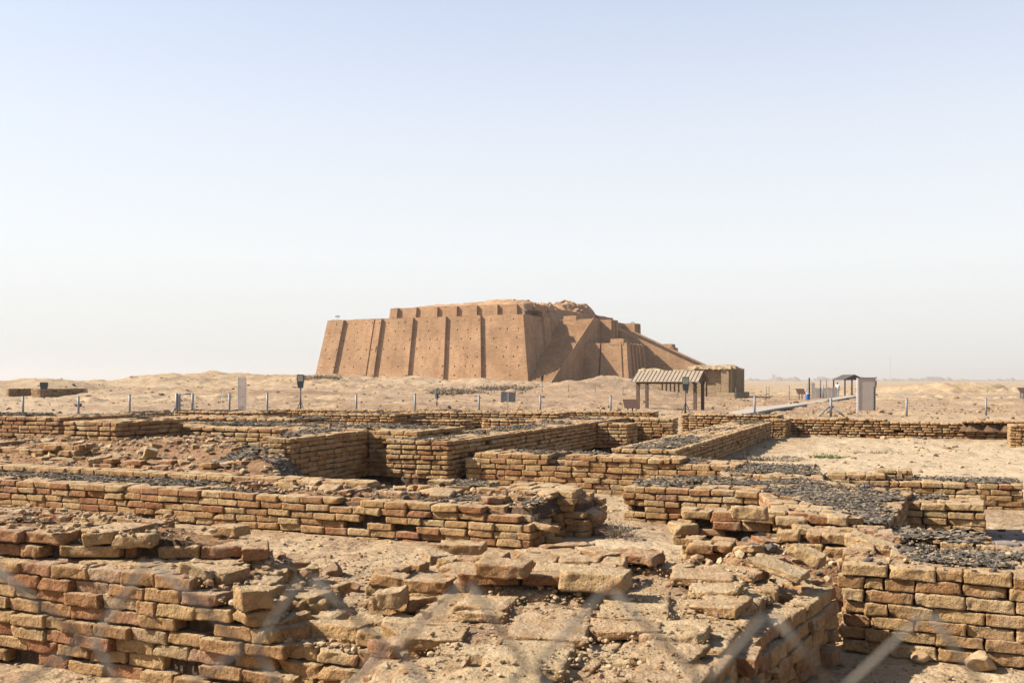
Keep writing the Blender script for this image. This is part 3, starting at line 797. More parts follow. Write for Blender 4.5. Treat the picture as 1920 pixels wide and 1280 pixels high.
# ================================================================== ruined hall with fluted walls, right of the ziggurat
def build_hall():
    Y0 = 112.0; zb = -.35
    cx = PX(1319, Y0)
    ang = math.atan2(-.40, .916)      # local x = to the right and nearer
    root = thing('mudbrick_ruin', 'roofless pale brick hall with fluted walls and crumbling rounded top', 'ruin', (cx, Y0, zb), ang)
    k = Y0/FOC
    def flutes(a, p0, p1, z0, z1, n, dep, wid):
        p0 = np.array(p0); p1 = np.array(p1); e = p1-p0; L = np.linalg.norm(e); e /= L; nn = np.array([e[1], -e[0]])
        for i in range(n):
            c = p0+e*(L*(i+.5)/n)+nn*dep/2
            a.box((*c, (z0+z1)/2), (wid/2, dep/2, (z1-z0)/2+RNG.uniform(-.15, .05)), math.atan2(e[1], e[0]), RNG.random())
    # right block: lit narrow face towards us, shaded fluted flank
    a = Acc()
    a.box((2.45, 3.7, 1.9), (.42, 3.9, 1.6), 0, .3); a.box((.45, 2.75, 1.75), (1.6, 2.3, 1.55), 0, .3); a.box((-.1, 2.3, 1.6), (.35, 2.3, 1.5), 0, .3); a.box((2.7, 3.6, .22), (.95, 4.6, .47), 0, .3); a.box((1.2, .3, .6), (.75, .35, .9), 0, .3)
    part(a, 'wall', M_HALL, root)
    a = Acc(); flutes(a, (2.87, -.2), (2.87, 7.6), .6, 3.4, 11, .32, .34); part(a, 'pilaster', M_HALL, root)
    def lump(nm, x0, x1, y0, y1, zt, amp, seed):
        a = Acc(); X, Y = np.meshgrid(np.linspace(x0, x1, 40), np.linspace(y0, y1, 40))
        u = (X-x0)/(x1-x0)*2-1; v = (Y-y0)/(y1-y0)*2-1; d = np.maximum(abs(u), abs(v))
        Z = zt+amp*np.sqrt(np.maximum(1-d**4, 0))+.2*fbm(X*.6+seed, Y*.6, 3, seed)*(d < .999)+.07*fbm(X*3, Y*3, 2, seed+3)
        idx = np.arange(1600).reshape(40, 40); q = np.stack([idx[:-1, :-1], idx[:-1, 1:], idx[1:, 1:], idx[1:, :-1]], 2).reshape(-1, 4)
        X = X+.15*vn2(Y*2.5, Z*3, seed); Y = Y+.15*vn2(X*2.5, Z*3, seed+1)
        a.add(np.stack([X, Y, Z], 2).reshape(-1, 3), q, .5); part(a, nm, M_ERODE, root, False)
    lump('eroded_top', -1.25, 3.2, -.4, 7.8, 3.3, .35, 5)
    # left wing with two niches, behind the shelter
    a = Acc()
    a.box((-1.3, 2.4, 1.55), (.8, 1.0, 1.75), 0, .4); a.box((-4.0, 3.0, 1.3), (1.8, .9, 1.5), 0, .4); a.box((-6.9, 3.0, 1.4), (1.15, .9, 1.7), 0, .4)
    a.box((-2.6, 2.6, 1.4), (.25, .9, 1.6), 0, .4)
    part(a, 'wall', M_HALL, root)
    a = Acc(); flutes(a, (-5.7, 2.1), (-2.3, 2.1), 0, 2.5, 7, .35, .3); part(a, 'pilaster', M_HALL, root)
    lump('eroded_top', -2.3, .3, 1.1, 4.2, 3.2, .3, 9); lump('eroded_top', -5.8, -2.1, 1.9, 4.4, 2.75, .45, 12); lump('eroded_top', -8.3, -5.2, 1.9, 4.2, 3.0, .35, 15)

build_hall()

# ================================================================== excavated walls
n_ = np.array
def W2(poly): return [tuple(map(float, p)) for p in poly]
def quad(p0, p1, th, d=AD):
    p0 = n_(p0, float); p1 = n_(p1, float); return [tuple(p0), tuple(p1), tuple(p1+d*th), tuple(p0+d*th)]
def seg_cut(origin, direction, table, wob=.05, seed=0):
    """height profile along a direction, with ragged noise"""
    o = n_(origin, float); d = n_(direction, float)
    xs = [t[0] for t in table]; zs = [t[1] for t in table]
    return lambda x, y: np.interp((x-o[0])*d[0]+(y-o[1])*d[1], xs, zs)+wob*vn2(np.asarray(x)*4.1, np.asarray(y)*4.1, 90+seed)

# ---- left foreground wall
w = Wall()
p0 = n_((-4.6, 7.10)); p1 = n_((-1.22, 5.62))
front = (p1-p0)/np.linalg.norm(p1-p0)
cutF = seg_cut(p0, front, [(0, .60), (2.9, .60), (3.1, .52), (3.3, .45), (3.45, .34), (3.6, .26), (3.75, .1)], .05, 1)
w.body(quad(p0, p1, 1.0), -.10, .575, 0, 1.0, cutF, .035, .2, (.12, 1), proud=.013)
q0 = p0+front*-.2+AD*.05; q1 = p0+front*2.45+AD*.16
cutU = seg_cut(q0, front, [(0, .77), (.9, .77), (2.0, .76), (2.6, .73), (3.1, .66)], .03, 2)
upoly = [tuple(p0+front*t_+AD*v_) for t_, v_ in ((-.2, .05), (1.75, .10), (2.35, .33), (3.0, .62), (2.75, .97), (-.2, .97))]
w.body(upoly, .575, .745, 0, 1.3, cutU, .05, .08, (.1, .95), bl=.42, proud=.025, gs=.38)
bb = []; hh = []
for k in range(16):
    t = RNG.uniform(2.85, 3.7); v = RNG.uniform(.05, .95)
    c = p0+front*t+AD*v; z = np.interp(t, [2.8, 3.2, 3.5, 3.8], [.56, .46, .30, .12])
    bb.append((c[0], c[1], z-.01)); hh.append((RNG.uniform(.06, .15), RNG.uniform(.06, .12), RNG.uniform(.03, .045)))
w.bats(bb, n_(hh), 0, 1.5, (.1, 1), .14)
topF = lambda X, Y: np.minimum(cutF(X, Y), .575)-.02
w.stones(quad(p0+front*2.0, p1, 1.0), topF, 700, .008, .05, 1, (.22, 1))
w.stones(quad(q0, q1, .85), lambda X, Y: cutU(X, Y)-.02, 420, .008, .04, 1, (.22, 1))
w.bitumen(quad(q0+AD*.35, q1+AD*.35, .4), .735, .04, .32, 30, .04, 3, lambda X, Y: np.minimum(cutU(X, Y), .745)-.01)
w.finish('thick brick wall in the left foreground, topped by worn slabs, its right end crumbled')

# ---- low footing between the left foreground wall and the central wall
w = Wall()
p0 = n_((-1.62, 5.86)); p1 = n_((-.62, 5.42))
w.body(quad(p0, p1, .55), -.10, .24, 0, 1.4, None, .06, .25, (0, 1), proud=.02)
p0b = p0+front*.38+AD*.12; 
w.body(quad(p0b, p1+AD*.12, .42), .24, .325, 0, 1.5, None, .0, .1, (0, .5), bl=.37, proud=.02)
w.stones(quad(p0, p1, .55), lambda X, Y: np.full(X.shape, .235), 300, .008, .045, 1, (.22, 1))
w.finish('low brick footing with pale slab tops, bridging the two large foreground walls')

# ---- central foreground wall running away from us
w = Wall()
lowp = [(-1.00, 2.5), (.18, 2.5), (1.30, 5.3), (2.2, 6.72), (1.75, 7.25), (.95, 7.75), (-.30, 7.25), (-.72, 5.0)]
cutL = lambda x, y: .12+.28*sstep(5.5, 6.4, np.asarray(y)+.35*vn2(np.asarray(x)*3, np.asarray(y)*3, 31))
w.body(lowp, -.10, .36, 0, 1.0, None, .03, .25, (.1, 1), proud=.018)
upp = [(-.86, 2.55), (.13, 2.55), (1.80, 6.70), (1.35, 7.15), (.85, 7.60), (-.20, 7.05), (-.58, 5.0)]
w.body(upp, .10, .43, 0, 1.35, None, .03, .06, (.0, .75), bl=.31, proud=.02, gs=.36, gang=AD, fd=.27, core_drop=.030, tj=1.0)
upp2 = [(-.66, 2.6), (.02, 2.6), (1.70, 6.60), (1.2, 7.0), (.15, 6.9), (-.4, 5.2)]
w.body(upp2, .43, .485, 0, 1.5, lambda x, y: .505+.09*vn2(np.asarray(x)*1.7, np.asarray(y)*1.7, 35), .03, .08, (.0, .62), bl=.36, proud=.04, gs=.40, gang=(.2, .98), fd=.27, core_drop=.034, tj=1.2)
w.body([(-.34, 6.05), (.55, 5.95), (.78, 6.75), (.55, 7.25), (-.14, 6.95)], .50, .575, 0, 1.4, None, .1, .3, (.1, .9), bl=.4, proud=.025)
w.body([(-.92, 6.42), (-.16, 6.12), (.1, 7.0), (-.62, 7.2)], -.1, .50, 0, 1.3, lambda x, y: .52+.1*vn2(np.asarray(x)*3, np.asarray(y)*3, 37), .07, .2, (.1, 1), proud=.025)
# crumbled left flank: courses of broken bricks
for zz in range(5):
    n = 8
    C = np.stack([RNG.uniform(-.80, -.40, n)+.03*zz, np.linspace(4.6, 6.7, n)+RNG.normal(0, .1, n), np.full(n, -.02+.092*zz)], 1)
    w.bats(C, np.stack([RNG.uniform(.09, .14, n), RNG.uniform(.08, .13, n), np.full(n, .04)], 1), 0, 1.6, (.15, 1), .1, RNG.normal(1.2, .3, n))
tz = lambda X, Y: .485+.02*vn2(X*4, Y*4, 8)
w.stones(upp2, tz, 2600, .004, .022, 1, (.22, 1)); w.stones(upp, lambda X, Y: np.full(X.shape, .41), 900, .008, .05, 1, (.22, 1))
w.stones(lowp, cutL, 800, .01, .06, 1, (.22, 1))
w.bitumen([(-.1, 6.4), (.9, 6.2), (1.2, 7.2), (.3, 7.3)], .60, .04, .30, 40, .04, 6)
w.finish('broad foreground wall of eroded brick slabs running from the bottom edge towards the middle', core=M_DUST)

# ---- right foreground wall
w = Wall()
p0 = n_((2.28, 6.88)); p1 = n_((6.2, 5.10))
w.body(quad(p0, p1, .95), -.12, .49, 0, 1.0, None, .025, .1, (0, .9), bl=.30, proud=.011)
w.bitumen(quad(p0+AD*.16+front*.35, p1+AD*.16, .8), .492, .035, -.12, 260, .04, 8)
w.stones(quad(p0, p1, .95), lambda X, Y: np.full(X.shape, .49), 420, .008, .04, 1, (0, 1))
w.finish('right foreground wall of regular courses with black flaking bitumen on top, above the fallen stones')

# ---- collapsed heap in the middle right
w = Wall('collapsed_brick_heap')
hp = [(1.25, 8.0), (2.3, 6.95), (3.4, 7.6), (4.0, 8.9), (3.5, 9.7), (2.2, 9.7), (1.5, 9.2)]
def hz(X, Y):
    d = edgedist(hp, X, Y)*inside(hp, X, Y)
    return -.16+.52*sstep(0, .8, d)+.09*fbm(X*2.2, Y*2.2, 4, 50)-.16*np.exp(-((X-2.55)/.35)**2-((Y-7.55)/.5)**2)
V, F = heightfield(hp, hz, .035, -.2); w.core.add(V, F, .5); w.c = (2.4, 8.5, -.1)
n = 80; x = RNG.uniform(1.3, 4, n*2); y = RNG.uniform(7, 9.7, n*2); ok = inside(hp, x, y); x, y = x[ok][:n], y[ok][:n]
w.bats(np.stack([x, y, hz(x, y)-.005], 1), np.stack([RNG.uniform(.05, .15, len(x)), RNG.uniform(.05, .12, len(x)), RNG.uniform(.025, .045, len(x))], 1), 0, 1.5, (.1, 1), .17)
w.stones(hp, hz, 2200, .008, .06, 1, (.1, 1))
w.body([(1.62, 9.55), (3.05, 9.05), (3.2, 9.40), (1.78, 9.9)], -.1, .50, 1, 1.5, None, .08, .2, (0, .9), proud=.025)
w.body([(1.55, 8.85), (1.9, 8.7), (2.1, 9.2), (1.75, 9.35)], -.1, .30, 1, 1.8, None, .1, .2, (.1, .9), proud=.03)
w.body([(2.3, 8.35), (3.1, 8.05), (3.3, 8.55), (2.5, 8.85)], .1, .47, 0, 1.7, lambda x, y: .47+.15*vn2(np.asarray(x)*2, np.asarray(y)*2, 61), .12, .3, (.2, 1), proud=.03)
w.bitumen([(2.6, 8.2), (3.6, 8.0), (3.9, 9.3), (3.0, 9.5)], .5, .04, .12, 90, .045, 9, lambda X, Y: hz(X, Y)+.05)
w.finish('collapsed heap of reddish rubble and broken bricks where the right hand walls meet', 'rubble heap')

# ---- T shaped platform wall, centre right
w = Wall()
plat = [(1.45, 12.98), (3.05, 12.32), (2.72, 9.7), (3.55, 9.45), (5.05, 12.55), (4.35, 13.9), (4.96, 16.1), (3.55, 16.75), (2.95, 14.2), (2.0, 14.35)]
w.body(plat, -.12, .36, 1, .9, None, .02, .08, (0, .9))
w.bitumen(plat, .362, .045, .0, 130, .05, 12)
w.finish('wide T shaped brick platform patched with black bitumen and pale slabs, right of centre')
# ---- wall stubs at the right
w = Wall(); stub = [(4.35, 12.05), (5.52, 11.6), (5.92, 12.55), (4.85, 13.0)]
w.body(stub, -.14, .29, 1, .9, None, .02, .1, (0, .9)); w.bitumen([(4.5, 12.1), (5.2, 11.85), (5.5, 12.6), (4.85, 12.9)], .292, .045, -.2, 160, .05, 14)
w.body([(4.33, 12.1), (4.6, 12.0), (4.75, 12.35), (4.48, 12.45)], .29, .37, 1, 1.2, None, 0, 0)
w.finish('short brick stub with a clean right end, on the right of the T shaped platform')
w = Wall(); st3 = [(4.55, 15.1), (7.35, 14.3), (7.7, 15.2), (4.95, 16.0)]
w.body(st3, -.16, .24, 1, .9, None, .02, .1, (0, .85)); w.bitumen(st3, .243, .045, -.25, 130, .05, 16)
w.body([(4.5, 15.2), (5.6, 14.88), (5.75, 15.35), (4.7, 15.65)], .24, .325, 1, 1.1, None, .03, .05); w.bitumen([(4.6, 15.25), (5.5, 15.0), (5.7, 15.4), (4.8, 15.6)], .33, .045, -.3, 130, .05, 17)
w.body([(5.6, 15.3), (6.1, 15.15), (6.25, 15.6), (5.75, 15.7)], .24, .37, 1, 1.0, None, 0, 0)
w.finish('long low wall stub at the right edge of the courtyard, black bitumen along its top')
w = Wall(); st4 = [(3.35, 9.35), (4.32, 8.98), (4.62, 9.75), (3.65, 10.1)]
w.body(st4, -.14, .26, 0, 1.3, lambda x, y: .26-.12*sstep(.0, .5, 4.0-np.asarray(x)), .08, .2, (.1, .9), proud=.02)
w.bitumen(st4, .27, .05, -.1, 120, .08, 19)
w.stones(st4, lambda X, Y: np.full(X.shape, .25), 250, .01, .05, 1, (0, 1))
w.finish('small ruined wall end draped with torn black bitumen, behind the right foreground wall')

# ---- long wall in the left middle, with a raised back course
w = Wall()
p0 = n_((-9.6, 15.05)); p1 = n_((.20, 10.80))
fr2 = (p1-p0)/np.linalg.norm(p1-p0); nrm = n_((-fr2[1], fr2[0]))
cutM = seg_cut(p0, fr2, [(0, .36), (10.0, .36), (10.25, .34), (10.5, .26), (10.7, .15)], .03, 4)
w.body(quad(p0, p1, 1.35, nrm), -.17, .345, 1, 1.0, cutM, .025, .06, (0, .88), bl=.325)
c0 = p0+nrm*1.0; c1 = p0+fr2*8.0+nrm*1.0
w.body(quad(c0, c1, .36, nrm), .345, .43, 1, 1.0, None, .02, .0, (0, .6))
b0 = p0+fr2*.9+nrm*.32
w.bitumen(quad(b0, p0+fr2*6.3+nrm*.32, .68, nrm), .35, .042, -.75, 190, .045, 20)
w.bitumen(quad(p0+fr2*6.3+nrm*.1, p1+nrm*.2, 1.1, nrm), .35, .042, -.02, 120, .045, 21)
c2 = p0+fr2*8.9+nrm*1.05; c3 = p1+nrm*1.05
w.body(quad(c2, c3+fr2*.25, .85, nrm), -.12, .43, 1, 1.15, seg_cut(c2, fr2, [(0, .43), (1.75, .43), (1.9, .32), (2.1, .2)], .03, 6), .04, .1, (0, .8), proud=.016)
w.bitumen(quad(c2+nrm*.1, c3+nrm*.1, .65, nrm), .435, .042, -.15, 150, .045, 22)
mid = quad(p0+fr2*6.2+nrm*.2, p0+fr2*10.6+nrm*.2, 1.1, nrm)
V, F = heightfield(mid, lambda X, Y: .345+.05*fbm(X*2.5, Y*2.5, 4, 71), .05, .2); w.core.add(V, F)
w.stones(mid, lambda X, Y: .35+.05*fbm(X*2.5, Y*2.5, 4, 71), 1300, .01, .06, 1, (.1, 1))
n = 26; tt = RNG.uniform(6.3, 10.5, n); vv = RNG.uniform(.3, 1.2, n); c = p0[None]+fr2[None]*tt[:, None]+nrm[None]*vv[:, None]
w.bats(np.c_[c, np.full(n, .385)], np.stack([RNG.uniform(.06, .16, n), RNG.uniform(.06, .13, n), np.full(n, .035)], 1), 1, 1.6, (.3, 1), .12)
n = 22; tt = RNG.uniform(10.0, 11.0, n); vv = RNG.uniform(.1, 1.9, n); c = p0[None]+fr2[None]*tt[:, None]+nrm[None]*vv[:, None]
w.bats(np.c_[c, RNG.uniform(-.08, .22, n)], np.stack([RNG.uniform(.08, .15, n), RNG.uniform(.08, .13, n), np.full(n, .04)], 1), 1, 1.5, (.1, 1), .15)
w.finish('long straight wall crossing the left half, raised course along its back and ruined right end')

# ---- rubble slope behind it
w = Wall('rubble_slope')
sl_ = [(-10.2, 16.25), (-2.75, 13.05), (-2.9, 15.4), (-4.6, 16.6), (-5.2, 18.6), (-8.8, 19.6), (-11.0, 18.4)]
def sz(X, Y):
    v = (X+10.2)*.395+(Y-16.25)*.918
    z = np.interp(v, [0, .3, 1.2, 2.0, 3.2], [.22, .28, .46, .62, .66])+.05*fbm(X*1.6, Y*1.6, 4, 80)
    return -.12+(z+.12)*sstep(-2.75, -3.75, X+.12*fbm(X*2, Y*2, 2, 81))
V, F = heightfield(sl_, sz, .07, -.1); w.core.add(V, F); w.c = (-7, 17, 0)
w.stones(sl_, sz, 2400, .012, .075, 1, (.15, 1))
n = 90; x = RNG.uniform(-10.5, -3, n*3); y = RNG.uniform(13.5, 18.5, n*3); ok = inside(sl_, x, y); x, y = x[ok][:n], y[ok][:n]
w.bats(np.stack([x, y, sz(x, y)-.005], 1), np.stack([RNG.uniform(.06, .15, n), RNG.uniform(.06, .12, n), RNG.uniform(.03, .045, n)], 1), 1, 1.4, (.1, 1), .15)
e0 = n_((-9.9, 17.55))
w.body(quad(e0, e0+fr2*3.0, .5, nrm), .3, .68, 1, 1.5, lambda x, y: .68+.1*vn2(np.asarray(x)*2, np.asarray(y)*2, 3), .12, .2, (.2, 1), proud=.03)
w.body(quad(e0+fr2*3.9-nrm*.35, e0+fr2*6.4-nrm*.4, .4, nrm), .2, .52, 1, 1.6, lambda x, y: .5+.14*vn2(np.asarray(x)*2.5, np.asarray(y)*2.5, 5), .15, .2, (.2, 1), proud=.03)
w.bitumen([(-4.6, 15.2), (-3.0, 14.3), (-2.9, 15.3), (-4.3, 16.3)], .5, .05, -.1, 120, .06, 24, lambda X, Y: sz(X, Y)+.03)
w.finish('sloping bank of reddish rubble and loose bricks behind the long left wall', 'rubble heap')

# ---- block with the tall shaded corner (left of centre)
w = Wall()
A_ = n_((-7.95, 20.45)); B_ = n_((-4.35, 18.85))
w.body([tuple(A_), tuple(B_), (-3.45, 21.0), (-7.05, 22.6)], .05, .82, 2, .9, None, .015, .1, (0, .75))
spur = [(-4.40, 15.75), (-3.45, 15.55), (-2.62, 18.15), (-1.68, 17.72), (-.98, 19.5), (-3.3, 20.9), (-4.35, 18.9)]
cutS = lambda x, y: np.where((np.asarray(x) < -3.80) & (np.asarray(y) < 18.3), .55+.12*(np.asarray(y)-15.8)*.6+.1*vn2(np.asarray(x)*3, np.asarray(y)*3, 4), .84)
w.body(spur, .0, .84, 1, .9, cutS, .015, .12, (0, .75))
w.bitumen([(-7.4, 20.8), (-4.2, 19.4), (-2.0, 18.2), (-1.2, 19.4), (-3.5, 20.8), (-6.9, 22.2)], .845, .06, -.12, 90, .06, 26)
w.bitumen([(-4.2, 16.0), (-3.6, 15.8), (-2.8, 18.4), (-3.9, 18.6)], .8, .06, .0, 90, .06, 27, lambda X, Y: np.minimum(cutS(X, Y), .84))
w.finish('tall angled brick block with a shaded inner corner, left of centre')

# ---- far left block
w = Wall()
w.body([(-8.45, 18.75), (-7.25, 18.25), (-6.55, 19.9), (-7.8, 20.5)], .35, .98, 2, 1.0, None, .02, .1, (.1, .8))
w.body([(-13.0, 21.0), (-8.75, 19.25), (-8.1, 20.8), (-12.4, 22.6)], .3, 1.02, 2, 1.0, None, .03, .1, (.35, .95))
w.bitumen([(-12.5, 21.2), (-8.6, 19.6), (-7.4, 19.2), (-6.9, 20.0), (-12.0, 22.2)], 1.03, .06, -.15, 90, .06, 28)
w.finish('brick block at the left edge with a dark recessed corner, in front of the fence posts')

# ---- long wall receding in the centre
w = Wall()
p0 = n_((-1.08, 16.9)); p1 = n_((3.30, 28.0))
dA = (p1-p0)/np.linalg.norm(p1-p0); nA = n_((-dA[1], dA[0]))
w.body([tuple(p0), tuple(p1), tuple(p1+nA*1.3), tuple(p0+nA*1.2)], .05, .71, 2, .9, None, .015, .12, (0, .8))
w.bitumen([tuple(p0+nA*.15), tuple(p1+nA*.15), tuple(p1+nA*1.2), tuple(p0+nA*1.1)], .715, .07, .0, 70, .07, 30)
pe = p1-dA*.6
w.body([tuple(p1-dA*3.2), tuple(p1-dA*3.2-nA*.8), tuple(p1-dA*2.2-nA*.8), tuple(p1-dA*2.2)], .05, .66, 2, .9, None, .02, .1, (0, .8))
w.body([tuple(p1+nA*.2), tuple(p1-nA*1.25), tuple(p1-nA*1.2+dA*.9), tuple(p1+nA*.2+dA*.9)], .0, .68, 2, .9, None, .02, .1, (0, .8))
w.finish('long wall receding through the centre to the wooden shelter, its right face in shade')

# ---- second receding wall
w = Wall()
p0 = n_((3.05, 18.6)); p1 = n_((8.15, 31.3)); dA = (p1-p0)/np.linalg.norm(p1-p0); nA = n_((-dA[1], dA[0]))
w.body([tuple(p0), tuple(p1), tuple(p1+nA*1.2), tuple(p0+nA*1.25)], -.16, .44, 2, .9, None, .012, .1, (0, .7))
w.bitumen([tuple(p0+nA*.1), tuple(p1+nA*.2), tuple(p1+nA*1.1), tuple(p0+nA*1.1)], .445, .07, .02, 70, .07, 32)
w.finish('second receding wall, right of the longer one, casting shade onto the sandy courtyard')

# ---- cross wall in the middle
w = Wall()
p0 = n_((-.80, 17.05)); p1 = n_((3.45, 15.35))
w.body(quad(p0, p1, 1.25), -.12, .42, 1, 1.0, None, .02, .08, (0, .9))
w.body(quad(p0+n_((.15, -.02)), p0+n_((.15, -.02))+BD*1.35, 1.0), .42, .505, 1, 1.0, None, .02, .1, (0, .8))
u0 = p0+BD*2.0+AD*.03
w.body(quad(p0+BD*1.75+AD*.02, p0+BD*3.7+AD*.02, .7), .42, .505, 1, 1.0, None, .02, .05, (0, .8))
w.bitumen(quad(p0+AD*.2, p1+AD*.2, 1.0), .43, .045, -.2, 110, .05, 34)
w.bitumen(quad(p0+AD*.2+BD*.2, p0+BD*3.6+AD*.2, .75), .51, .045, -.1, 110, .05, 35)
w.finish('cross wall of pale bricks in the middle with a raised upper course at its left end')

# ---- back walls along the fence
def back(p0, p1, th, z0, z1, label, lod=3, bit=None, rough=1.0, tint=(0, .8), extra=None, cut=None):
    w = Wall(); w.body(quad(p0, p1, th), z0, z1, lod, rough, cut, .02, .15, tint, bl=.30)
    if bit is not None: w.bitumen(quad(n_(p0)+AD*.1, n_(p1)+AD*.1, max(th-.2, .2)), z1+.005, .09, bit, 40, .09, 50+lod)
    if extra: extra(w)
    return w.finish(label)
def ex1(w):
    w.body(quad((9.0, 32.9), (12.0, 31.9), .6), .40, .485, 3, 1, None, .05, .1); w.body(quad((14.0, 31.0), (19.5, 29.2), .6), .40, .485, 3, 1, None, .05, .1)
    w.bats([(10.8, 32.6, .45), (11.4, 32.3, .44)], n_([(.3, .2, .04), (.25, .2, .03)]), 2, 1.2)
back((8.55, 33.0), (20.5, 29.0), 1.0, -.35, .40, 'long back wall closing the far side of the sandy courtyard', 3, None, 1.1, (0, .85), ex1)
back((8.0, 31.6), (8.65, 31.4), 1.3, -.15, .50, 'little square brick pier at the near corner of the courtyard back wall', 2)
back((13.65, 27.3), (16.5, 26.3), 1.0, -.2, .52, 'brick pier with pale corner at the far right edge', 2)
back((5.6, 33.2), (8.6, 32.0), 1.1, -.1, .62, 'low wall in front of the wooden shelter posts', 3, .1)
back((-10.5, 42.5), (5.6, 39.2), .8, -.2, .50, 'long low boundary wall at the foot of the central fence posts', 3, .25)
back((-7.2, 34.2), (-3.9, 33.3), 2.0, -.1, .60, 'dark topped block behind the tall angled block, left of centre', 3, -.1)
back((-3.9, 35.4), (1.6, 34.0), 1.2, -.1, .62, 'stepped brick courses at the far centre, below the tilted grey sign', 3, .1, 1.0, (0, .8), lambda w: w.body(quad((-3.7, 34.3), (-1.6, 33.8), .8), -.1, .38, 3, 1, None, .03, .1))
back((-.9, 29.6), (2.6, 28.4), 1.1, -.1, .58, 'grassy topped low wall behind the central receding wall', 3, .2)
back((-9.4, 25.8), (-5.3, 24.4), 1.6, .0, .80, 'flat pale topped wall behind the left block, under the steel gate frame', 3, .3)
w = Wall(); g0 = n_((-13.6, 27.5)); g1 = n_((-11.6, 34.2)); dG = (g1-g0)/np.linalg.norm(g1-g0); nG = n_((-dG[1], dG[0]))
w.body([tuple(g0), tuple(g1), tuple(g1+nG*1.2), tuple(g0+nG*1.2)], .0, .66, 3, 1, None, .02, .1, (.1, .9)); w.bitumen([tuple(g0), tuple(g1), tuple(g1+nG*1.1), tuple(g0+nG*1.1)], .665, .09, -.2, 50, .09, 60)
w.body(quad((-11.7, 34.4), (-8.3, 33.2), 1.4), .0, .68, 3, 1, None, .02, .1, (.1, .9)); w.bitumen(quad((-11.7, 34.5), (-8.3, 33.3), 1.2), .685, .09, .0, 50, .09, 61)
w.finish('bent back wall on the left, dark topped, below the steel gate frame')
back((-15.5, 24.5), (-10.2, 23.6), 1.2, .0, .86, 'dark capped wall at the left edge, just below the first two fence posts', 3, -.2)

# ---- ruin on the left slope
w = Wall('small_ruin')
YR = min(np.arange(55, 120, .5), key=lambda q: abs(HZ+(CAMZ-float(gz(PX(80, q), q)))*FOC/q-744.5)); rz = float(gz(PX(80, YR), YR))
for (a_, b_, c_, d_) in ((8, 46, YR+1, YR+3), (58, 118, YR-.5, YR+4), (120, 142, YR+1.5, YR+3.5)):
    x0, x1 = PX(a_, c_), PX(b_, c_)
    w.body([(x0, c_), (x0+(x1-x0)*.4, c_-.6), (x1, c_+1.2), (x1, d_), (x0, d_)], rz-.2, rz+.66, 3, 1, None, .02, .3, (.2, .8), bl=.32)
w.finish('small excavated brick ruin on the slope at far left, behind the floodlight', 'ruin', 'far ruins', M_BRICKFAR)

# ---- dark paving at the right edge
w = Wall('brick_paving'); w.body([(5.35, 11.5), (7.5, 10.6), (7.9, 11.5), (5.8, 12.2)], -.21, -.115, 1, .8, None, .0, .06, (.3, .6), face=True)
w.finish('strip of dark worn floor bricks on the sand by the right edge', 'paving', None, M_PAVE)
# ================================================================== loose bricks and stones
def loose(px, py, z, size, yaw, label, name='loose_brick', tilt=(0, 0), tint=.2, lod=0, rough=1.5, group='loose bricks lying on the ruins', cat='brick', Y=None):
    x, y = P(px, py, z) if Y is None else (PX(px, Y), Y)
    V, F, nv = make_bricks([(0, 0, 0)], [0.0], n_([[size[0]/2, size[1]/2, size[2]/2]]), lod, rough, None, .4)
    m = n_(Euler((tilt[0], tilt[1], yaw)).to_matrix()); V = V@m.T
    V[:, 2] -= V[:, 2].min()+.006
    a = Acc(); a.add(V, F, tint)
    o = a.obj(name, M_BRICK, None, (x, y, z), True, world_in=False)
    return tag(o, label, cat, group)
def stone(px, py, z, s, label, tint=.85, flat=.6, group='stones lying on the ground', seed=None):
    x, y = P(px, py, z)
    V, F, nv = rocks(n_([(0, 0, 0.)]), n_([s]), 3, flat, .2); V[:, 2] += .01*vn3(V[:, 0]*20, V[:, 1]*20, V[:, 2]*20, 3)
    V[:, 2] -= V[:, 2].min()+s*.08
    a = Acc(); a.add(V, F, tint); return tag(a.obj('stone', M_STONE, None, (x, y, z), False, world_in=False), label, 'stone', group)

loose(828, 912, .385, (.30, .22, .085), -.15, 'pale brick lying flat on a smaller brick, on the long left wall', tint=.05, lod=0)
loose(835, 926, .345, (.17, .14, .07), -.3, 'reddish half brick on the long left wall, just below a pale brick', tint=.75)
loose(868, 1037, .10, (.44, .26, .10), -.12, 'large weathered brick at the foot of the long left wall, beside the central slabs', tint=.45)
loose(1118, 1105, .52, (.38, .26, .105), -.35, 'thick pale slab with a dark grey top on the central foreground wall', tint=.02)
loose(945, 1079, .58, (.30, .22, .09), -.25, 'rough orange brick at the back left edge of the central foreground wall', tint=.6)
loose(1190, 1058, .49, (.34, .24, .085), -.5, 'pitted reddish rounded brick at the far end of the central foreground wall', tint=.82, rough=2.2)
loose(1515, 1062, .42, (.24, .13, .09), -.7, 'tilted cream brick resting on rubble above the corner of two right walls', tilt=(.1, .3), tint=.1)
loose(1460, 1082, .45, (.36, .22, .05), -.6, 'flat pale sloping slab at the far right corner of the central foreground wall', tilt=(.05, .25), tint=.05)
loose(1645, 1045, .38, (.46, .16, .09), -.75, 'long tilted brick lying beside the torn bitumen, right of the rubble heap', tilt=(.1, .22), tint=.05)
loose(1590, 985, .40, (.22, .16, .07), .4, 'brown cracked brick on the near end of the T shaped platform', tint=.5)
loose(1405, 975, .50, (.30, .16, .11), -.3, 'square cut cream block on the ruined stub left of the T shaped platform', tint=.05)
loose(1282, 1000, .28, (.24, .2, .09), .2, 'cream brick at the front left corner of the ruined stub', tint=.02)
loose(474, 1140, .42, (.18, .17, .11), .6, 'cube shaped broken brick on the crumbled end of the left foreground wall', tint=.25)
loose(545, 1160, .28, (.17, .12, .10), -.2, 'small orange brick at the tip of the left foreground wall end', tint=.65)
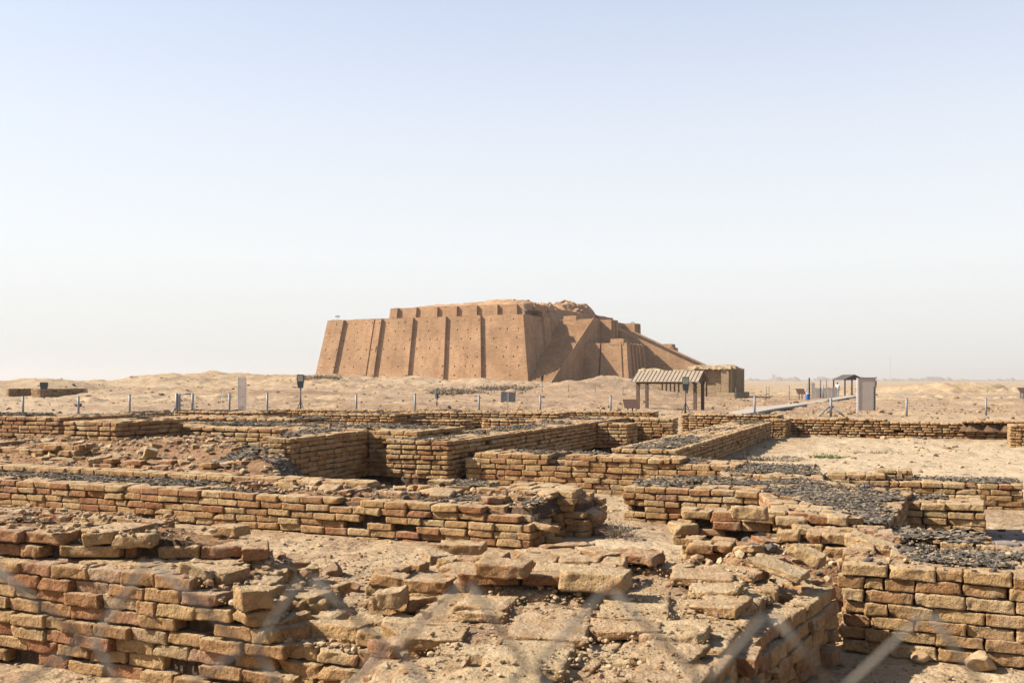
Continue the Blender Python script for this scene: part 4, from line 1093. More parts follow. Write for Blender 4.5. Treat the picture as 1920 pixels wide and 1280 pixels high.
loose(733, 1140, .36, (.18, .17, .10), -.2, 'dark topped brick stacked at the left shoulder of the central foreground wall', tint=.02, tilt=(0, -.12))
loose(820, 1060, .30, (.2, .16, .08), .5, 'yellowish broken brick behind the left shoulder of the central foreground wall', tint=.98, tilt=(.15, .1))
loose(1148, 962, -.12, (.22, .13, .06), .3, 'small cream brick on the sand in the gap between two walls', tint=.02, lod=1)
loose(1118, 980, -.13, (.34, .2, .05), -.1, 'flat pale slab on the sand, nearest of those in the gap', tint=.05, lod=1)
loose(1113, 957, -.12, (.30, .22, .07), .1, 'dark grey broken slab on the sand beside the ruined wall end', name='loose_brick', tint=.88, lod=1)
for (px, py, z, sz_, yw, tl, tn, lb) in (
    (188, 874, .38, (.34, .22, .12), .2, (.1, -.15), .03, 'large pale brick low on the reddish rubble bank'),
    (213, 871, .39, (.20, .16, .10), -.3, (.1, .1), .5, 'brown brick touching the large pale brick on the rubble bank'),
    (103, 866, .38, (.22, .18, .10), .7, (.2, .2), .05, 'lone pale wedge shaped brick at the left of the rubble bank'),
    (228, 868, .40, (.16, .12, .11), .2, (.2, .1), .03, 'small upright cream brick in the middle of the rubble bank'),
    (248, 868, .40, (.26, .2, .10), .5, (.3, .1), .02, 'rounded buff brick leaning on others in the rubble bank'),
    (281, 868, .42, (.20, .14, .24), .4, (.35, .3), .03, 'tall brick tipped on its end in the rubble bank'),
    (209, 850, .50, (.18, .16, .10), .1, (.1, .1), .15, 'tan brick high on the rubble bank under the wall base'),
    (173, 848, .52, (.26, .18, .09), -.4, (.1, .2), .4, 'brown slab jutting from the top of the rubble bank'),
    (265, 855, .48, (.22, .16, .10), 1.0, (.3, .2), .9, 'greyish brick propped at an angle near the tipped one')):
    loose(px, py, z, sz_, yw, lb, tilt=tl, tint=tn, lod=1)
stone(1842, 1256, -.12, .105, 'large smooth pinkish stone on the sand at lower right', .75, .55)
stone(1655, 1195, -.10, .13, 'grey brown stone in the shade behind the dry twigs', .55, .5)
stone(1722, 1240, -.12, .07, 'rounded stone half buried in front of the right foreground wall', .6, .7)
stone(628, 1080, -.12, .09, 'dark jagged clod on the earth right of the left foreground wall', .22, .8)
stone(665, 1110, -.12, .07, 'small brown clod beside the footing slabs', .3, .7)
stone(1835, 828, -.2, .3, 'dark stone lying below the courtyard back wall', .1, .6)

# ---- scattered gravel and stones over the ground (nobody could count them)
def gravel():
    a = Acc()
    n = 16000
    py = HZ+10+560*RNG.random(n)**1.25; px = RNG.uniform(-150, 2070, n)
    Y = (CAMZ+.1)*FOC/(py-HZ); X = (px-960)/FOC*Y
    k = vn2(X*.35, Y*.35, 5)*.6+vn2(X*1.4, Y*1.4, 6)*.5
    ok = k > RNG.uniform(-.45, .5, n); X, Y = X[ok], Y[ok]; n = len(X)
    s = np.clip(Y*.0012, .007, .11)*np.exp(RNG.normal(0, .55, n))
    Z = gz(X, Y)
    near = Y < 14
    for msk, lod in ((near, 1), (~near, 1)):
        V, F, nv = rocks(np.stack([X[msk], Y[msk], Z[msk]+s[msk]*.15], 1), s[msk], lod, .6)
        a.add(V, F, np.repeat(.08+.92*RNG.random(msk.sum()), nv))
    # clods of reddish earth in the trench and dark rubble patches on the far slopes
    for (cx, cy, rx, ry, m, s0, s1) in ((-1.05, 7.6, .8, .7, 420, .012, .06), (-2.6, 9.6, 2.2, .8, 700, .01, .035), (.1, 8.6, .8, .5, 160, .01, .04), (2.9, 5.4, 1.2, .5, 300, .008, .04)):
        X = RNG.normal(cx, rx*.6, m); Y = RNG.normal(cy, ry*.6, m); sz_ = s0*(s1/s0)**(RNG.random(m)**1.8)
        V, F, nv = rocks(np.stack([X, Y, gz(X, Y)+sz_*.2], 1), sz_, 1, .7); a.add(V, F, np.repeat(.22+.4*RNG.random(m), nv))
    m = 5200; py = HZ+4+58*RNG.random(m); px = RNG.uniform(-100, 2020, m); Y = np.clip((CAMZ-.2)*FOC/(py-HZ), 50, 170)*RNG.uniform(.8, 1.2, m); X = (px-960)/FOC*Y
    ok = fbm(X*.09, Y*.16, 3, 93) > RNG.uniform(-.25, .5, m); X, Y = X[ok], Y[ok]; m = len(X); sz_ = .05*np.exp(RNG.normal(0, .6, m))*np.clip(Y/70, 1, 2)
    V, F, nv = rocks(np.stack([X, Y, gz(X, Y)+sz_*.2], 1), sz_, 1, .7); a.add(V, F, np.repeat(.1+.6*RNG.random(m), nv))
    o = a.obj('gravel', M_STONE, None, (0, 0, 0), False); tag(o, 'loose stones and gravel scattered over the sand', 'gravel', None, 'stuff')
gravel()

# ================================================================== fence line and site furniture
def gzf(x, y): return float(gz(x, y))
def post(px, ptop, Y, label):
    x = PX(px, Y); zb = gzf(x, Y)-.1; zt = CAMZ-(ptop-HZ)*Y/FOC
    a = Acc(); a.tube([(0, 0, 0), (0, 0, zt-zb)], .052, 10); a.tube([(0, 0, zt-zb-.005), (0, 0, zt-zb+.02)], .056, 10)
    o = a.obj('fence_post', M_STEEL, None, (x, Y, zb), True, world_in=False)
    return tag(o, label, 'post', 'grey steel fence posts')
for px, pt, lb in ((43, 743, 'grey fence post at far left, below the small brick ruin'), (147, 743, 'grey fence post second from the left, right of the small brick ruin'),
    (243, 740, 'grey fence post left of the steel gate frame'), (430, 737, 'grey fence post left of the tall mesh panel'), (501, 737, 'grey fence post between mesh panel and floodlight'),
    (668, 739, 'grey fence post below the left part of the ziggurat'), (778, 738, 'grey fence post left of the small box on a stake'),
    (898, 741, 'grey fence post just left of the tilted grey sign'), (1013, 741, 'grey fence post right of the tilted grey sign'),
    (1145, 741, 'grey fence post left of the wooden shelter'), (1415, 742, 'grey fence post at the start of the walkway'),
    (1700, 746, 'grey fence post right of the tall blank board'), (1849, 746, 'rightmost grey fence post')):
    post(px, pt, 49.0, lb)
def braced(px, ptop, Y, label, spread=.75):
    x = PX(px, Y); zb = gzf(x, Y)-.08; h = CAMZ-(ptop-HZ)*Y/FOC-zb
    t = thing('braced_fence_post', label, 'post', (x, Y, zb), -.1)
    a = Acc(); a.tube([(0, 0, 0), (0, 0, h)], .06, 10); part(a, 'post', M_STEEL, t, True)
    for s in (-1, 1):
        a = Acc(); a.tube([(s*.05, 0, h*.6), (s*spread, -.1, .0)], .042, 8); part(a, 'brace', M_STEEL, t, True)
braced(1558, 745, 47.5, 'corner fence post with two slanting braces, left of the tall board')
# gate frame
def gate_frame():
    Y = 47.0; x0, x1 = PX(331, Y), PX(361, Y); zb = gzf(x0, Y)-.08; h = CAMZ-(737-HZ)*Y/FOC-zb
    t = thing('gate_frame', 'open steel gate frame with side braces standing in the fence line', 'gate', (x0, Y, zb))
    wd = x1-x0
    for xx, r in ((0, .075), (.14, .05), (wd, .06)):
        a = Acc(); a.tube([(xx, 0, 0), (xx, 0, h)], r, 10); part(a, 'post', M_STEEL, t, True)
    for zz in (h-.03, .12):
        a = Acc(); a.tube([(.14, 0, zz), (wd, 0, zz)], .035, 8); part(a, 'rail', M_STEEL, t, True)
    for xx, s in ((0, -1), (wd, 1)):
        a = Acc(); a.tube([(xx, 0, h*.55), (xx+s*.32, -.1, 0)], .04, 8); part(a, 'brace', M_STEEL, t, True)
gate_frame()
# tall mesh panel
def mesh_panel():
    Y = 52.0; x = PX(454, Y); zb = gzf(x, Y); z0 = .02; h = CAMZ-(707-HZ)*Y/FOC-zb; w_ = 14.0*Y/FOC
    t = thing('mesh_panel', 'tall narrow pale mesh panel standing on end behind the fence', 'panel', (x, Y, zb))
    a = Acc()
    for k in range(13): a.box((-w_/2+w_*k/12, 0, h/2+.1), (.008, .006, h/2-.1))
    for k in range(42): a.box((0, .012, .2+(h-.2)*k/41), (w_/2, .006, .007))
    part(a, 'mesh', M_MESH, t)
    a = Acc()
    for s in (-1, 1): a.box((s*w_/2, 0, h/2), (.018, .018, h/2))
    part(a, 'frame', M_WHITE, t)
mesh_panel()
# floodlights
def floodlight(px, ptop, pbot, pfoot, Y, label, tripod=True, w_=13.0, face=0.0, mat=None, lens=True, group='site floodlights'):
    x = PX(px, Y); k = Y/FOC; zb = CAMZ-(pfoot-HZ)*k
    zb = min(zb, gzf(x, Y)+.02); zt = CAMZ-(ptop-HZ)*k-zb; z1 = CAMZ-(pbot-HZ)*k-zb; hw = w_*k/2
    t = thing('floodlight', label, 'floodlight', (x, Y, zb), face, group)
    a = Acc(); hm = z1+(zt-z1)*.42
    prof = [(hw*.72, z1), (hw*.95, hm), (hw, hm+.02), (hw, zt-.03), (hw*.85, zt)]
    fr_ = [(p, -.07, z) for p, z in prof]+[(-p, -.07, z) for p, z in prof[::-1]]
    bk = [(p*.9, .09, z) for p, z in prof]+[(-p*.9, .09, z) for p, z in prof[::-1]]
    m = len(fr_); a.add(n_(fr_+bk), [n_([list(range(m))]), n_([[m+i for i in range(m)][::-1]]), n_([[i, m+i, m+(i+1) % m, (i+1) % m] for i in range(m)])])
    part(a, 'housing', mat or M_GREYM, t)
    if lens:
        a = Acc(); a.box((0, -.078, (hm+zt)/2), (hw*.78, .012, (zt-hm)/2-.05)); part(a, 'lens', M_LENS, t)
    a = Acc(); a.box((0, -.04, z1-.02), (hw*.25, .05, .045)); part(a, 'bracket', M_STEEL, t)
    a = Acc(); a.tube([(0, 0, 0), (0, 0, z1)], .035, 8); part(a, 'pole', M_DARKM, t, True)
    if tripod:
        for an in (-2.6, -.5, 1.6):
            a = Acc(); a.tube([(0, 0, z1*.52), (.30*math.cos(an), .30*math.sin(an), 0)], .022, 6); part(a, 'leg', M_DARKM, t, True)
floodlight(563.5, 702, 727, 765, 49.5, 'floodlight on a tripod in front of the hills, left of the ziggurat')
floodlight(1285.5, 706.5, 732, 770, 49.5, 'floodlight with pale lens in front of the wooden shelter')
floodlight(82.5, 716.5, 729.5, 743, 70, 'square dark floodlight head seen in front of the small ruin at far left', False, 15.0, 0, M_DARKM, False)
floodlight(819, 728, 747, 766, 62, 'small grey lamp box on a stake, below the ziggurat buttresses', False, 6.0, .7)
floodlight(1016.5, 704, 714, 742, 118, 'tiny far floodlight on a pole near the ziggurat corner', False, 5.0, .2, M_DARKM, False)

# tilted grey sign
def back_sign():
    Y = 55.0; x = PX(953, Y); zb = gzf(x, Y); k = Y/FOC
    t = thing('sign_panel', 'blank grey sheet sign seen from behind on a single pale post', 'sign', (x, Y, zb))
    h1 = CAMZ-(734.5-HZ)*k-zb; h0 = CAMZ-(753-HZ)*k-zb
    a = Acc(); a.box((.0, .06, (h0+h1)/2), (13.8*k, .012, (h1-h0)/2), 0, .5, 0, R(3)); part(a, 'panel', M_STEEL, t)
    a = Acc(); a.box((-.02, 0, h1/2), (.028, .03, h1/2), 0, .5, 0, R(2)); part(a, 'post', M_WHITE, t)
back_sign()
# tall blank board
def tall_board():
    Y = 55.0; k = Y/FOC; x0, x1 = PX(1609, Y), PX(1640, Y); zb = gzf(x0, Y)-.03
    t = thing('notice_board', 'tall blank pinkish board in a pale frame, standing by the fence at right', 'board', ((x0+x1)/2, Y, zb), -.12)
    w_ = (x1-x0)/2; h = CAMZ-(708.5-HZ)*k-zb; b0 = .14
    a = Acc(); a.box((0, 0, (h+b0)/2), (w_-.03, .02, (h-b0)/2)); part(a, 'panel', M_BOARD, t)
    a = Acc(); a.box((-w_, 0, h/2), (.045, .04, h/2)); part(a, 'post', M_WHITE, t)
    a = Acc(); a.box((w_, 0, h/2), (.03, .04, h/2)); part(a, 'post', M_STEEL, t)
    a = Acc(); a.box((0, 0, h+.015), (w_+.04, .045, .02)); part(a, 'top_rail', M_STEEL, t)
    a = Acc(); a.box((w_-.05, -.05, h*.42), (.025, .02, h*.33)); part(a, 'edge_strip', M_GREYM, t)
tall_board()
# broom-like tool with a pale blue cloth
def blue_thing():
    Y = 48.0; x = PX(415, Y); zb = gzf(x, Y)
    t = thing('broom', 'leaning stick with a pale blue bundle at its foot, by the fence', 'broom', (x, Y, zb))
    a = Acc(); a.tube([(-.06, 0, .1), (.06, .05, 1.3)], .014, 6); part(a, 'handle', M_WHITE, t)
    a = Acc(); V, F, nv = rocks(n_([(.0, 0, .1)]), n_([.16]), 2, .7); a.add(V, F); part(a, 'bundle', M_LBLUE, t)
blue_thing()

# wooden shelter
def shelter():
    Y0 = 58.0; k = Y0/FOC
    x0 = PX(1257, Y0); zb = gzf(x0, Y0)-.05
    an = -R(24)
    t = thing('shelter', 'open brown timber shelter with a ribbed gable roof beside the walkway', 'shelter', (x0, Y0, zb), an)
    hx, hy = 1.78, 1.1; ez = 1.80; rz = 2.36; ov = .2
    for sx in (-1, 1):
        for sy in (-1, 1):
            a = Acc(); a.box((sx*(hx-.1), sy*(hy-.18), ez/2), (.085, .085, ez/2)); part(a, 'post', M_WOOD, t)
    a = Acc()
    for sy in (-1, 1): a.box((0, sy*(hy-.18), ez-.10), (hx+.02, .06, .10))
    part(a, 'eave_beam', M_WOOD, t)
    for sx in (-1, 1):
        a = Acc(); a.box((sx*(hx-.1), 0, ez-.085), (.055, hy-.05, .085)); part(a, 'tie_beam', M_WOOD, t)
    for sy in (-1, 1):
        a = Acc(); L = hx+.18
        V = []; F = []; nrib = 17
        for i in range(nrib+1):
            xx = -L+2*L*i/nrib
            for (yy, zz) in ((hy+ov, ez-.06), (0.0, rz)): V.append((xx, sy*yy, zz)); V.append((xx, sy*yy, zz-.03))
        for i in range(nrib):
            o = i*4; F += [[o, o+2, o+6, o+4], [o+1, o+5, o+7, o+3], [o, o+4, o+5, o+1], [o+2, o+3, o+7, o+6]]
        F += [[0, 1, 3, 2], [nrib*4, nrib*4+2, nrib*4+3, nrib*4+1]]
        a.add(n_(V), n_(F))
        part(a, 'roof_sheet', M_ROOF, t)
        a = Acc(); sl2 = math.atan2(rz-ez+.06, hy+ov)
        for i in range(nrib+1):
            xx = -L+2*L*i/nrib
            a.box((xx, sy*(hy+ov)/2, (ez-.06+rz)/2+.012), (.010, math.hypot(hy+ov, rz-ez+.06)/2, .016), 0, .5, -sy*sl2)
        part(a, 'roof_ribs', M_RIB, t)
    for sx in (-1, 1):
        a = Acc(); xx = sx*(hx+.02)
        a.add(n_([(xx-.03, -hy, ez-.02), (xx-.03, hy, ez-.02), (xx-.03, 0, rz-.06), (xx+.03, -hy, ez-.02), (xx+.03, hy, ez-.02), (xx+.03, 0, rz-.06)]), [n_([[0, 1, 2], [3, 5, 4]]), n_([[0, 3, 4, 1], [1, 4, 5, 2], [2, 5, 3, 0]])])
        part(a, 'gable_board', M_WOOD, t)
    for (xx, yy, r_) in ((hx+.05, -hy+.1, .5), (hx-.35, -hy-.05, -.3), (-hx-.25, -hy+.05, .3)):
        a = Acc(); a.box((xx, yy, ez-.12), (.14, .05, .05), r_, .5, 0, .35); part(a, 'lamp', M_WHITE, t)
shelter()
def lectern(px, py0, py1, Y, label, w_=14, ty=R(-38)):
    x = PX(px, Y); k = Y/FOC; zb = gzf(x, Y)
    t = thing('information_lectern', label, 'sign', (x, Y, zb), .1, 'brown information lecterns')
    h = max(CAMZ-((py0+py1)/2-HZ)*k-zb, .35)
    a = Acc(); a.box((0, 0, h), (w_*k, .34, .02), 0, .5, R(42)); part(a, 'panel', M_SIGN, t)
    for s in (-.35, .35):
        a = Acc(); a.box((s*w_*k, .05, h/2), (.03, .03, h/2)); part(a, 'leg', M_DARKM, t)
lectern(1182, 750, 763, 54.5, 'brown information lectern at the left foot of the wooden shelter', 13)
lectern(1501.5, 729, 738, 90, 'brown information lectern left of the blue barrel', 8)
lectern(1917, 728, 735, 88, 'brown sign at the far right edge on the path', 7)

# walkway
def walkway():
    pts = [(1335, 779.5, -.04), (1385, 773, -.03), (1432, 765, -.03), (1500, 756.5, -.1), (1555, 748.5, -.18), (1605, 740.5, -.3), (1660, 736, -.6)]
    C = []
    for px, py, z in pts:
        z = z+.17; C.append((*P(px, py, z), z))
    C = n_(C); ts = np.linspace(0, len(C)-1, 60)
    Cs = np.stack([np.interp(ts, np.arange(len(C)), C[:, i]) for i in range(3)], 1)
    for _ in range(3): Cs[1:-1] = (Cs[:-2]+2*Cs[1:-1]+Cs[2:])/4
    a = Acc(); V = []
    for i in range(len(Cs)):
        d = Cs[min(i+1, len(Cs)-1)]-Cs[max(i-1, 0)]; d = d[:2]/np.linalg.norm(d[:2]); nn = n_((d[1], -d[0]))
        wd = .68
        for s in (1, -1):
            p = Cs[i, :2]+nn*wd*s
            V += [(*p, Cs[i, 2]), (*p, Cs[i, 2]-.12)]
    F = []
    for i in range(len(Cs)-1):
        o = i*4; F += [[o, o+4, o+6, o+2], [o, o+1, o+5, o+4], [o+2, o+6, o+7, o+3], [o+1, o+3, o+7, o+5]]
    F += [[0, 2, 3, 1]]
    a.add(n_(V), n_(F)); tag(a.obj('walkway', M_PATH, None, (0, 0, 0), False), kind='structure')
    # far causeway towards the right edge
    a = Acc(); V = []
    pr = [(1640, 737.5, 150), (1700, 738.2, 138), (1780, 739, 128), (1850, 740, 118), (1940, 739, 112), (2100, 740, 100)]
    for px, py, Y in pr:
        x = PX(px, Y); z = CAMZ-(py-HZ)*Y/FOC
        V += [(x, Y, z), (x, Y, z-.35), (x+.1, Y+.6, z), (x+.1, Y+.6, z-.35)]
    F = []
    for i in range(len(pr)-1):
        o = i*4; F += [[o, o+1, o+5, o+4], [o, o+4, o+6, o+2], [o+2, o+6, o+7, o+3]]
    a.add(n_(V), n_(F)); tag(a.obj('walkway', M_PAVE, None, (0, 0, 0), False), kind='structure')
walkway()
# far canopy over the path
def canopy():
    Y = 122.0; k = Y/FOC; x0, x1 = PX(1573, Y), PX(1609, Y); zb = gzf((x0+x1)/2, Y)-.05
    t = thing('canopy', 'small dark gable canopy on thin posts over the far walkway', 'canopy', ((x0+x1)/2, Y, zb))
    hw = (x1-x0)/2; e = CAMZ-(711-HZ)*k-zb; r_ = CAMZ-(702-HZ)*k-zb
    a = Acc(); D = 2.2
    V = []
    for yy in (-D, D): V += [(-hw-.1, yy, e), (hw+.1, yy, e), (0, yy, r_), (-hw-.1, yy, e-.08), (hw+.1, yy, e-.08)]
    a.add(n_(V), [n_([[0, 2, 7, 5], [2, 1, 6, 7], [3, 8, 9, 4]]), n_([[0, 3, 4, 1], [5, 6, 9, 8], [0, 5, 8, 3], [1, 4, 9, 6]]), n_([[0, 1, 2], [5, 7, 6]])])
    part(a, 'roof', M_ROOFD, t)
    for sx in (-1, 1):
        for yy in (-D+.1, D-.1):
            a = Acc(); a.box((sx*hw*.97, yy, e/2), (.07, .07, e/2)); part(a, 'post', M_DARKM, t)
canopy()
def pole(px, p0, p1, Y, r, mat, name, label, cat='pole', group=None, arms=()):
    x = PX(px, Y); k = Y/FOC; zb = min(CAMZ-(p1-HZ)*k, gzf(x, Y)+.05); h = CAMZ-(p0-HZ)*k-zb
    a = Acc(); a.tube([(0, 0, 0), (0, 0, h)], [r, r*.8], 8)
    for (f, w_) in arms: a.box((0, 0, h*f), (w_, r*.6, r*.6))
    return tag(a.obj(name, mat, None, (x, Y, zb), True, world_in=False), label, cat, group)
# blue barrel, poles and pale screens by the far walkway
def barrel():
    Y = 98.0; k = Y/FOC; x = PX(1514, Y); zb = gzf(x, Y)
    t = thing('barrel', 'blue barrel with a white lid beside the far walkway', 'barrel', (x, Y, zb))
    a = Acc(); a.tube([(0, 0, 0), (0, 0, .12), (0, 0, .14), (0, 0, .42), (0, 0, .44), (0, 0, .60)], [.20, .215, .205, .215, .205, .20], 16); part(a, 'body', M_BLUE, t, True)
    a = Acc(); a.tube([(0, 0, .60), (0, 0, .70)], [.215, .20], 16); part(a, 'lid', M_WHITE, t, True)
barrel()
pole(1517.5, 708, 722, 99.0, .10, M_NAVY, 'furled_umbrella', 'dark furled umbrella on a pale pole above the blue barrel', 'umbrella')
pole(1517.8, 721, 750, 99.1, .04, M_WHITE, 'umbrella_pole', 'pale pole rising behind the blue barrel', 'pole')
pole(1513, 718, 750, 100, .05, M_STEEL, 'pole', 'grey pole just left of the furled umbrella', 'pole')
pole(1538.5, 712, 750, 104, .06, M_DARKM, 'pole', 'dark tall pole in the middle of the pale screens', 'pole')
pole(1550, 712, 749, 108, .05, M_GREYM, 'pole', 'thinner tall pole right of the dark one among the pale screens', 'pole')
pole(1543.5, 722, 749, 103, .07, M_STEEL, 'pole', 'short grey pole between the two tall ones', 'pole')
def screen(x0p, x1p, pt, pb, Y, label):
    k = Y/FOC; x0, x1 = PX(x0p, Y), PX(x1p, Y); zb = min(CAMZ-(pb-HZ)*k, gzf(x0, Y)+.05); h = CAMZ-(pt-HZ)*k-zb
    a = Acc(); nn = max(3, int((x1-x0)/.14))
    for i in range(nn): a.box((-(x1-x0)/2+(x1-x0)*(i+.5)/nn, 0, h/2+.05), ((x1-x0)/nn*.36, .015, h/2-.03-.03*(i % 3)))
    for z in (.2, h-.2): a.box((0, .03, z), ((x1-x0)/2, .015, .02))
    tag(a.obj('screen_fence', M_PANEL, None, ((x0+x1)/2, Y, zb), False, world_in=False), label, 'screen', 'pale screen fences by the far walkway')
screen(1521, 1528, 717, 750, 101, 'tallest pale screen, right of the furled umbrella')
screen(1528, 1551, 727, 749, 105, 'long low slatted pale screen behind the dark poles')
screen(1551, 1570, 726, 748, 110, 'slatted pale screen next to the standing visitor')
# wire fence with thin posts in the middle distance
posts = [(829, 719, 738), (847, 720, 738), (868, 720, 740), (872, 720, 739), (887, 722, 742), (907, 719, 738), (921, 721, 745), (927, 720, 746), (966, 719, 742), (985, 727, 742), (1016.5, 722, 745), (1066, 720, 742), (1116, 722, 742), (1168, 724, 742), (1271, 727, 748), (1380, 726, 746), (1437, 724, 741), (1442, 725, 742), (1480, 723, 748)]
thin = None
for i, (px, p0, p1) in enumerate(posts):
    Y = 96+2*math.sin(i*1.3); x = PX(px, Y); zb = gzf(x, Y)-.05
    h = max(.7, CAMZ-(p0-HZ)*Y/FOC-zb)
    if thin is None:
        a = Acc(); a.tube([(0, 0, 0), (0, 0, 1.0)], .032, 6); a.box((0, 0, .98), (.035, .035, .02)); thin = a.obj('thin_fence_post', M_WIRE, None, (0, 0, 0), True, world_in=False); o = thin
    else: o = thin.copy(); COL.objects.link(o)
    o.location = (x, Y, zb); o.scale = (1, 1, h)
    tag(o, 'thin grey wire fence post in the middle distance below the ziggurat or ruined hall', 'post', 'thin posts of the far wire fence')
# masts on the plain and lamps on the ziggurat
def mast(px, p0, p1, Y, r, label, lattice=False):
    x = PX(px, Y); k = Y/FOC; zb = gzf(x, Y)-.2; h = CAMZ-(p0-HZ)*k-zb
    a = Acc()
    if lattice:
        for i in range(3): a.tube([(r*math.cos(i*2.09), r*math.sin(i*2.09), 0), (r*.3*math.cos(i*2.09), r*.3*math.sin(i*2.09), h)], r*.1, 5)
        n = 24
        for j in range(n):
            for i in range(3):
                r0 = r*(1-.7*j/n); r1 = r*(1-.7*(j+1)/n); a.tube([(r0*math.cos(i*2.09), r0*math.sin(i*2.09), h*j/n), (r1*math.cos(i*2.09+2.09), r1*math.sin(i*2.09+2.09), h*(j+1)/n)], r*.06, 4)
    else:
        a.tube([(0, 0, 0), (0, 0, h)], [r, r*.6], 6); a.box((0, 0, h*.86), (r*9, r, r)); a.box((0, 0, h*.72), (r*6, r, r))
    tag(a.obj('mast' if lattice else 'power_pole', M_PANEL, None, (x, Y, zb), False, world_in=False), label, 'mast')
mast(1669, 670, 712, 1250, 1.0, 'faint tall lattice mast on the hazy horizon at right', True)
mast(1450.5, 700, 728, 420, .10, 'thin power pole with crossarms on the plain right of the ruined hall')
def zl(px, p0, p1, Y, label):
    x = PX(px, Y); k = Y/FOC; z0 = CAMZ-(p1-HZ)*k; h = (p1-p0)*k
    a = Acc(); a.tube([(0, 0, -.3), (0, 0, h)], .05, 6); a.box((0, 0, h*.75), (.38, .06, .06)); a.box((.3, 0, h*.6), (.12, .1, .1)); a.box((-.3, 0, h*.6), (.12, .1, .1))
    tag(a.obj('lamp_mast', M_PANEL, None, (x, Y, z0), False, world_in=False), label, 'lamp', 'lamp masts on the ziggurat')
zl(633, 590, 599.5, 190.0, 'small lamp mast on the left corner of the ziggurat terrace')
zl(1186.5, 602, 611.5, 229.0, 'small lamp mast on the far right corner of the ziggurat terrace')
zl(983, 577, 588, 180.0, 'small white lamp on the near right corner of the ziggurat terrace')

# faint line of far-off scrub along the horizon
def far_scrub():
    a = Acc(); th = np.radians(np.linspace(12, 32, 420)); Y = 2300.0
    h = 3.0+5.0*np.clip(fbm(np.arange(420)*.11, np.zeros(420), 4, 140)+.3, 0, 1.5)
    for dy in (0, 60):
        x = (Y+dy)*np.tan(th); z0 = gz(x, np.full(420, Y+dy))-1.0
        V = np.concatenate([np.stack([x, np.full(420, Y+dy), z0], 1), np.stack([x, np.full(420, Y+dy+10.0), z0+h+1.0+.6*RNG.random(420)], 1), np.stack([x, np.full(420, Y+dy+25.0), z0], 1)])
        i = np.arange(419); a.add(V, np.concatenate([np.stack([i, i+1, i+421, i+420], 1), np.stack([i+420, i+421, i+841, i+840], 1)]))
    tag(a.obj('far_scrub', M_SCRUB, None, (0, 0, 0), False), 'faint line of scrub far off on the hazy plain', 'scrub', None, 'stuff')
far_scrub()

# ================================================================== visitors
def person(px, pfoot, ptop, Y, face, shirt, trousers, label):
    x = PX(px, Y); k = Y/FOC; zb = gzf(x, Y)+.02; H = 1.70; s = H/1.70
    t = thing('person', label, 'person', (x, Y, zb), face)
    def skin(name, verts, edges, rad, mat, sub=2):
        me = bpy.data.meshes.new(name); me.from_pydata([tuple(c*s for c in v) for v in verts], edges, [])
        o = bpy.data.objects.new(name, me); COL.objects.link(o); o.parent = t
        md = o.modifiers.new('skin', 'SKIN'); md.use_smooth_shade = True
        for i, v in enumerate(me.skin_vertices[0].data):
            v.radius = (rad[i][0]*s, rad[i][1]*s); v.use_root = (i == 0)
        o.modifiers.new('sub', 'SUBSURF').levels = sub; o.modifiers['sub'].render_levels = sub
        me.materials.append(mat); return o
    V = [(0, 0, .92), (0, 0, 1.12), (0, 0, 1.32), (0, -.01, 1.45), (0, -.03, 1.53), (0, -.03, 1.64), (.10, 0, .88), (.11, -.04, .48), (.11, .01, .07), (.11, -.14, .03), (-.10, 0, .88), (-.11, .05, .48), (-.11, .10, .07), (-.11, -.03, .03),
         (.18, 0, 1.38), (.23, .02, 1.12), (.21, -.08, .88), (.21, -.12, .79), (-.18, 0, 1.38), (-.23, .03, 1.12), (-.21, -.05, .88), (-.21, -.09, .79)]
    E = [(0, 1), (1, 2), (2, 3), (3, 4), (4, 5), (0, 6), (6, 7), (7, 8), (8, 9), (0, 10), (10, 11), (11, 12), (12, 13), (2, 14), (14, 15), (15, 16), (16, 17), (2, 18), (18, 19), (19, 20), (20, 21)]
    Rd = [(.14, .10), (.13, .09), (.15, .10), (.055, .055), (.075, .09), (.075, .085), (.085, .085), (.058, .06), (.04, .042), (.04, .03), (.085, .085), (.058, .06), (.04, .042), (.04, .03), (.055, .055), (.042, .042), (.03, .03), (.035, .02), (.055, .055), (.042, .042), (.03, .03), (.035, .02)]
    skin('body', V, E, Rd, M_SKIN)
    skin('shirt', [V[0], V[1], V[2], (0, -.01, 1.42), V[14], (.225, .02, 1.18), V[18], (-.225, .03, 1.18)], [(0, 1), (1, 2), (2, 3), (2, 4), (4, 5), (2, 6), (6, 7)], [(.165, .125), (.155, .115), (.17, .12), (.07, .07), (.075, .075), (.06, .06), (.075, .075), (.06, .06)], shirt)
    skin('trousers', [V[0], V[6], V[7], (.11, .0, .10), V[10], V[11], (-.11, .09, .10)], [(0, 1), (1, 2), (2, 3), (0, 4), (4, 5), (5, 6)], [(.15, .115), (.10, .10), (.075, .078), (.06, .062), (.10, .10), (.075, .078), (.06, .062)], trousers)
    a = Acc(); V_, F_ = ICO[2]; V_ = V_.copy(); V_ = V_[:, :]*n_([.092, .105, .085]); V_[:, 2] += 1.655; V_[:, 1] += -.015; a.add(V_*s, F_); part(a, 'hair', M_NAVY, t, True)
    for sx in (-1, 1):
        a = Acc(); a.box((sx*.035, -.115, 1.60), (.012, .008, .008)); part(a, 'eye', M_DARKM, t)
person(1642.5, 737, 721, 160.0, 1.2, M_SHIRT, M_NAVY, 'distant visitor in a white shirt and dark trousers, right of the tall board')
person(1570.5, 745, 721, 116.0, -.6, M_SHIRT, M_STEEL, 'distant visitor in pale clothes standing beside the dark canopy')

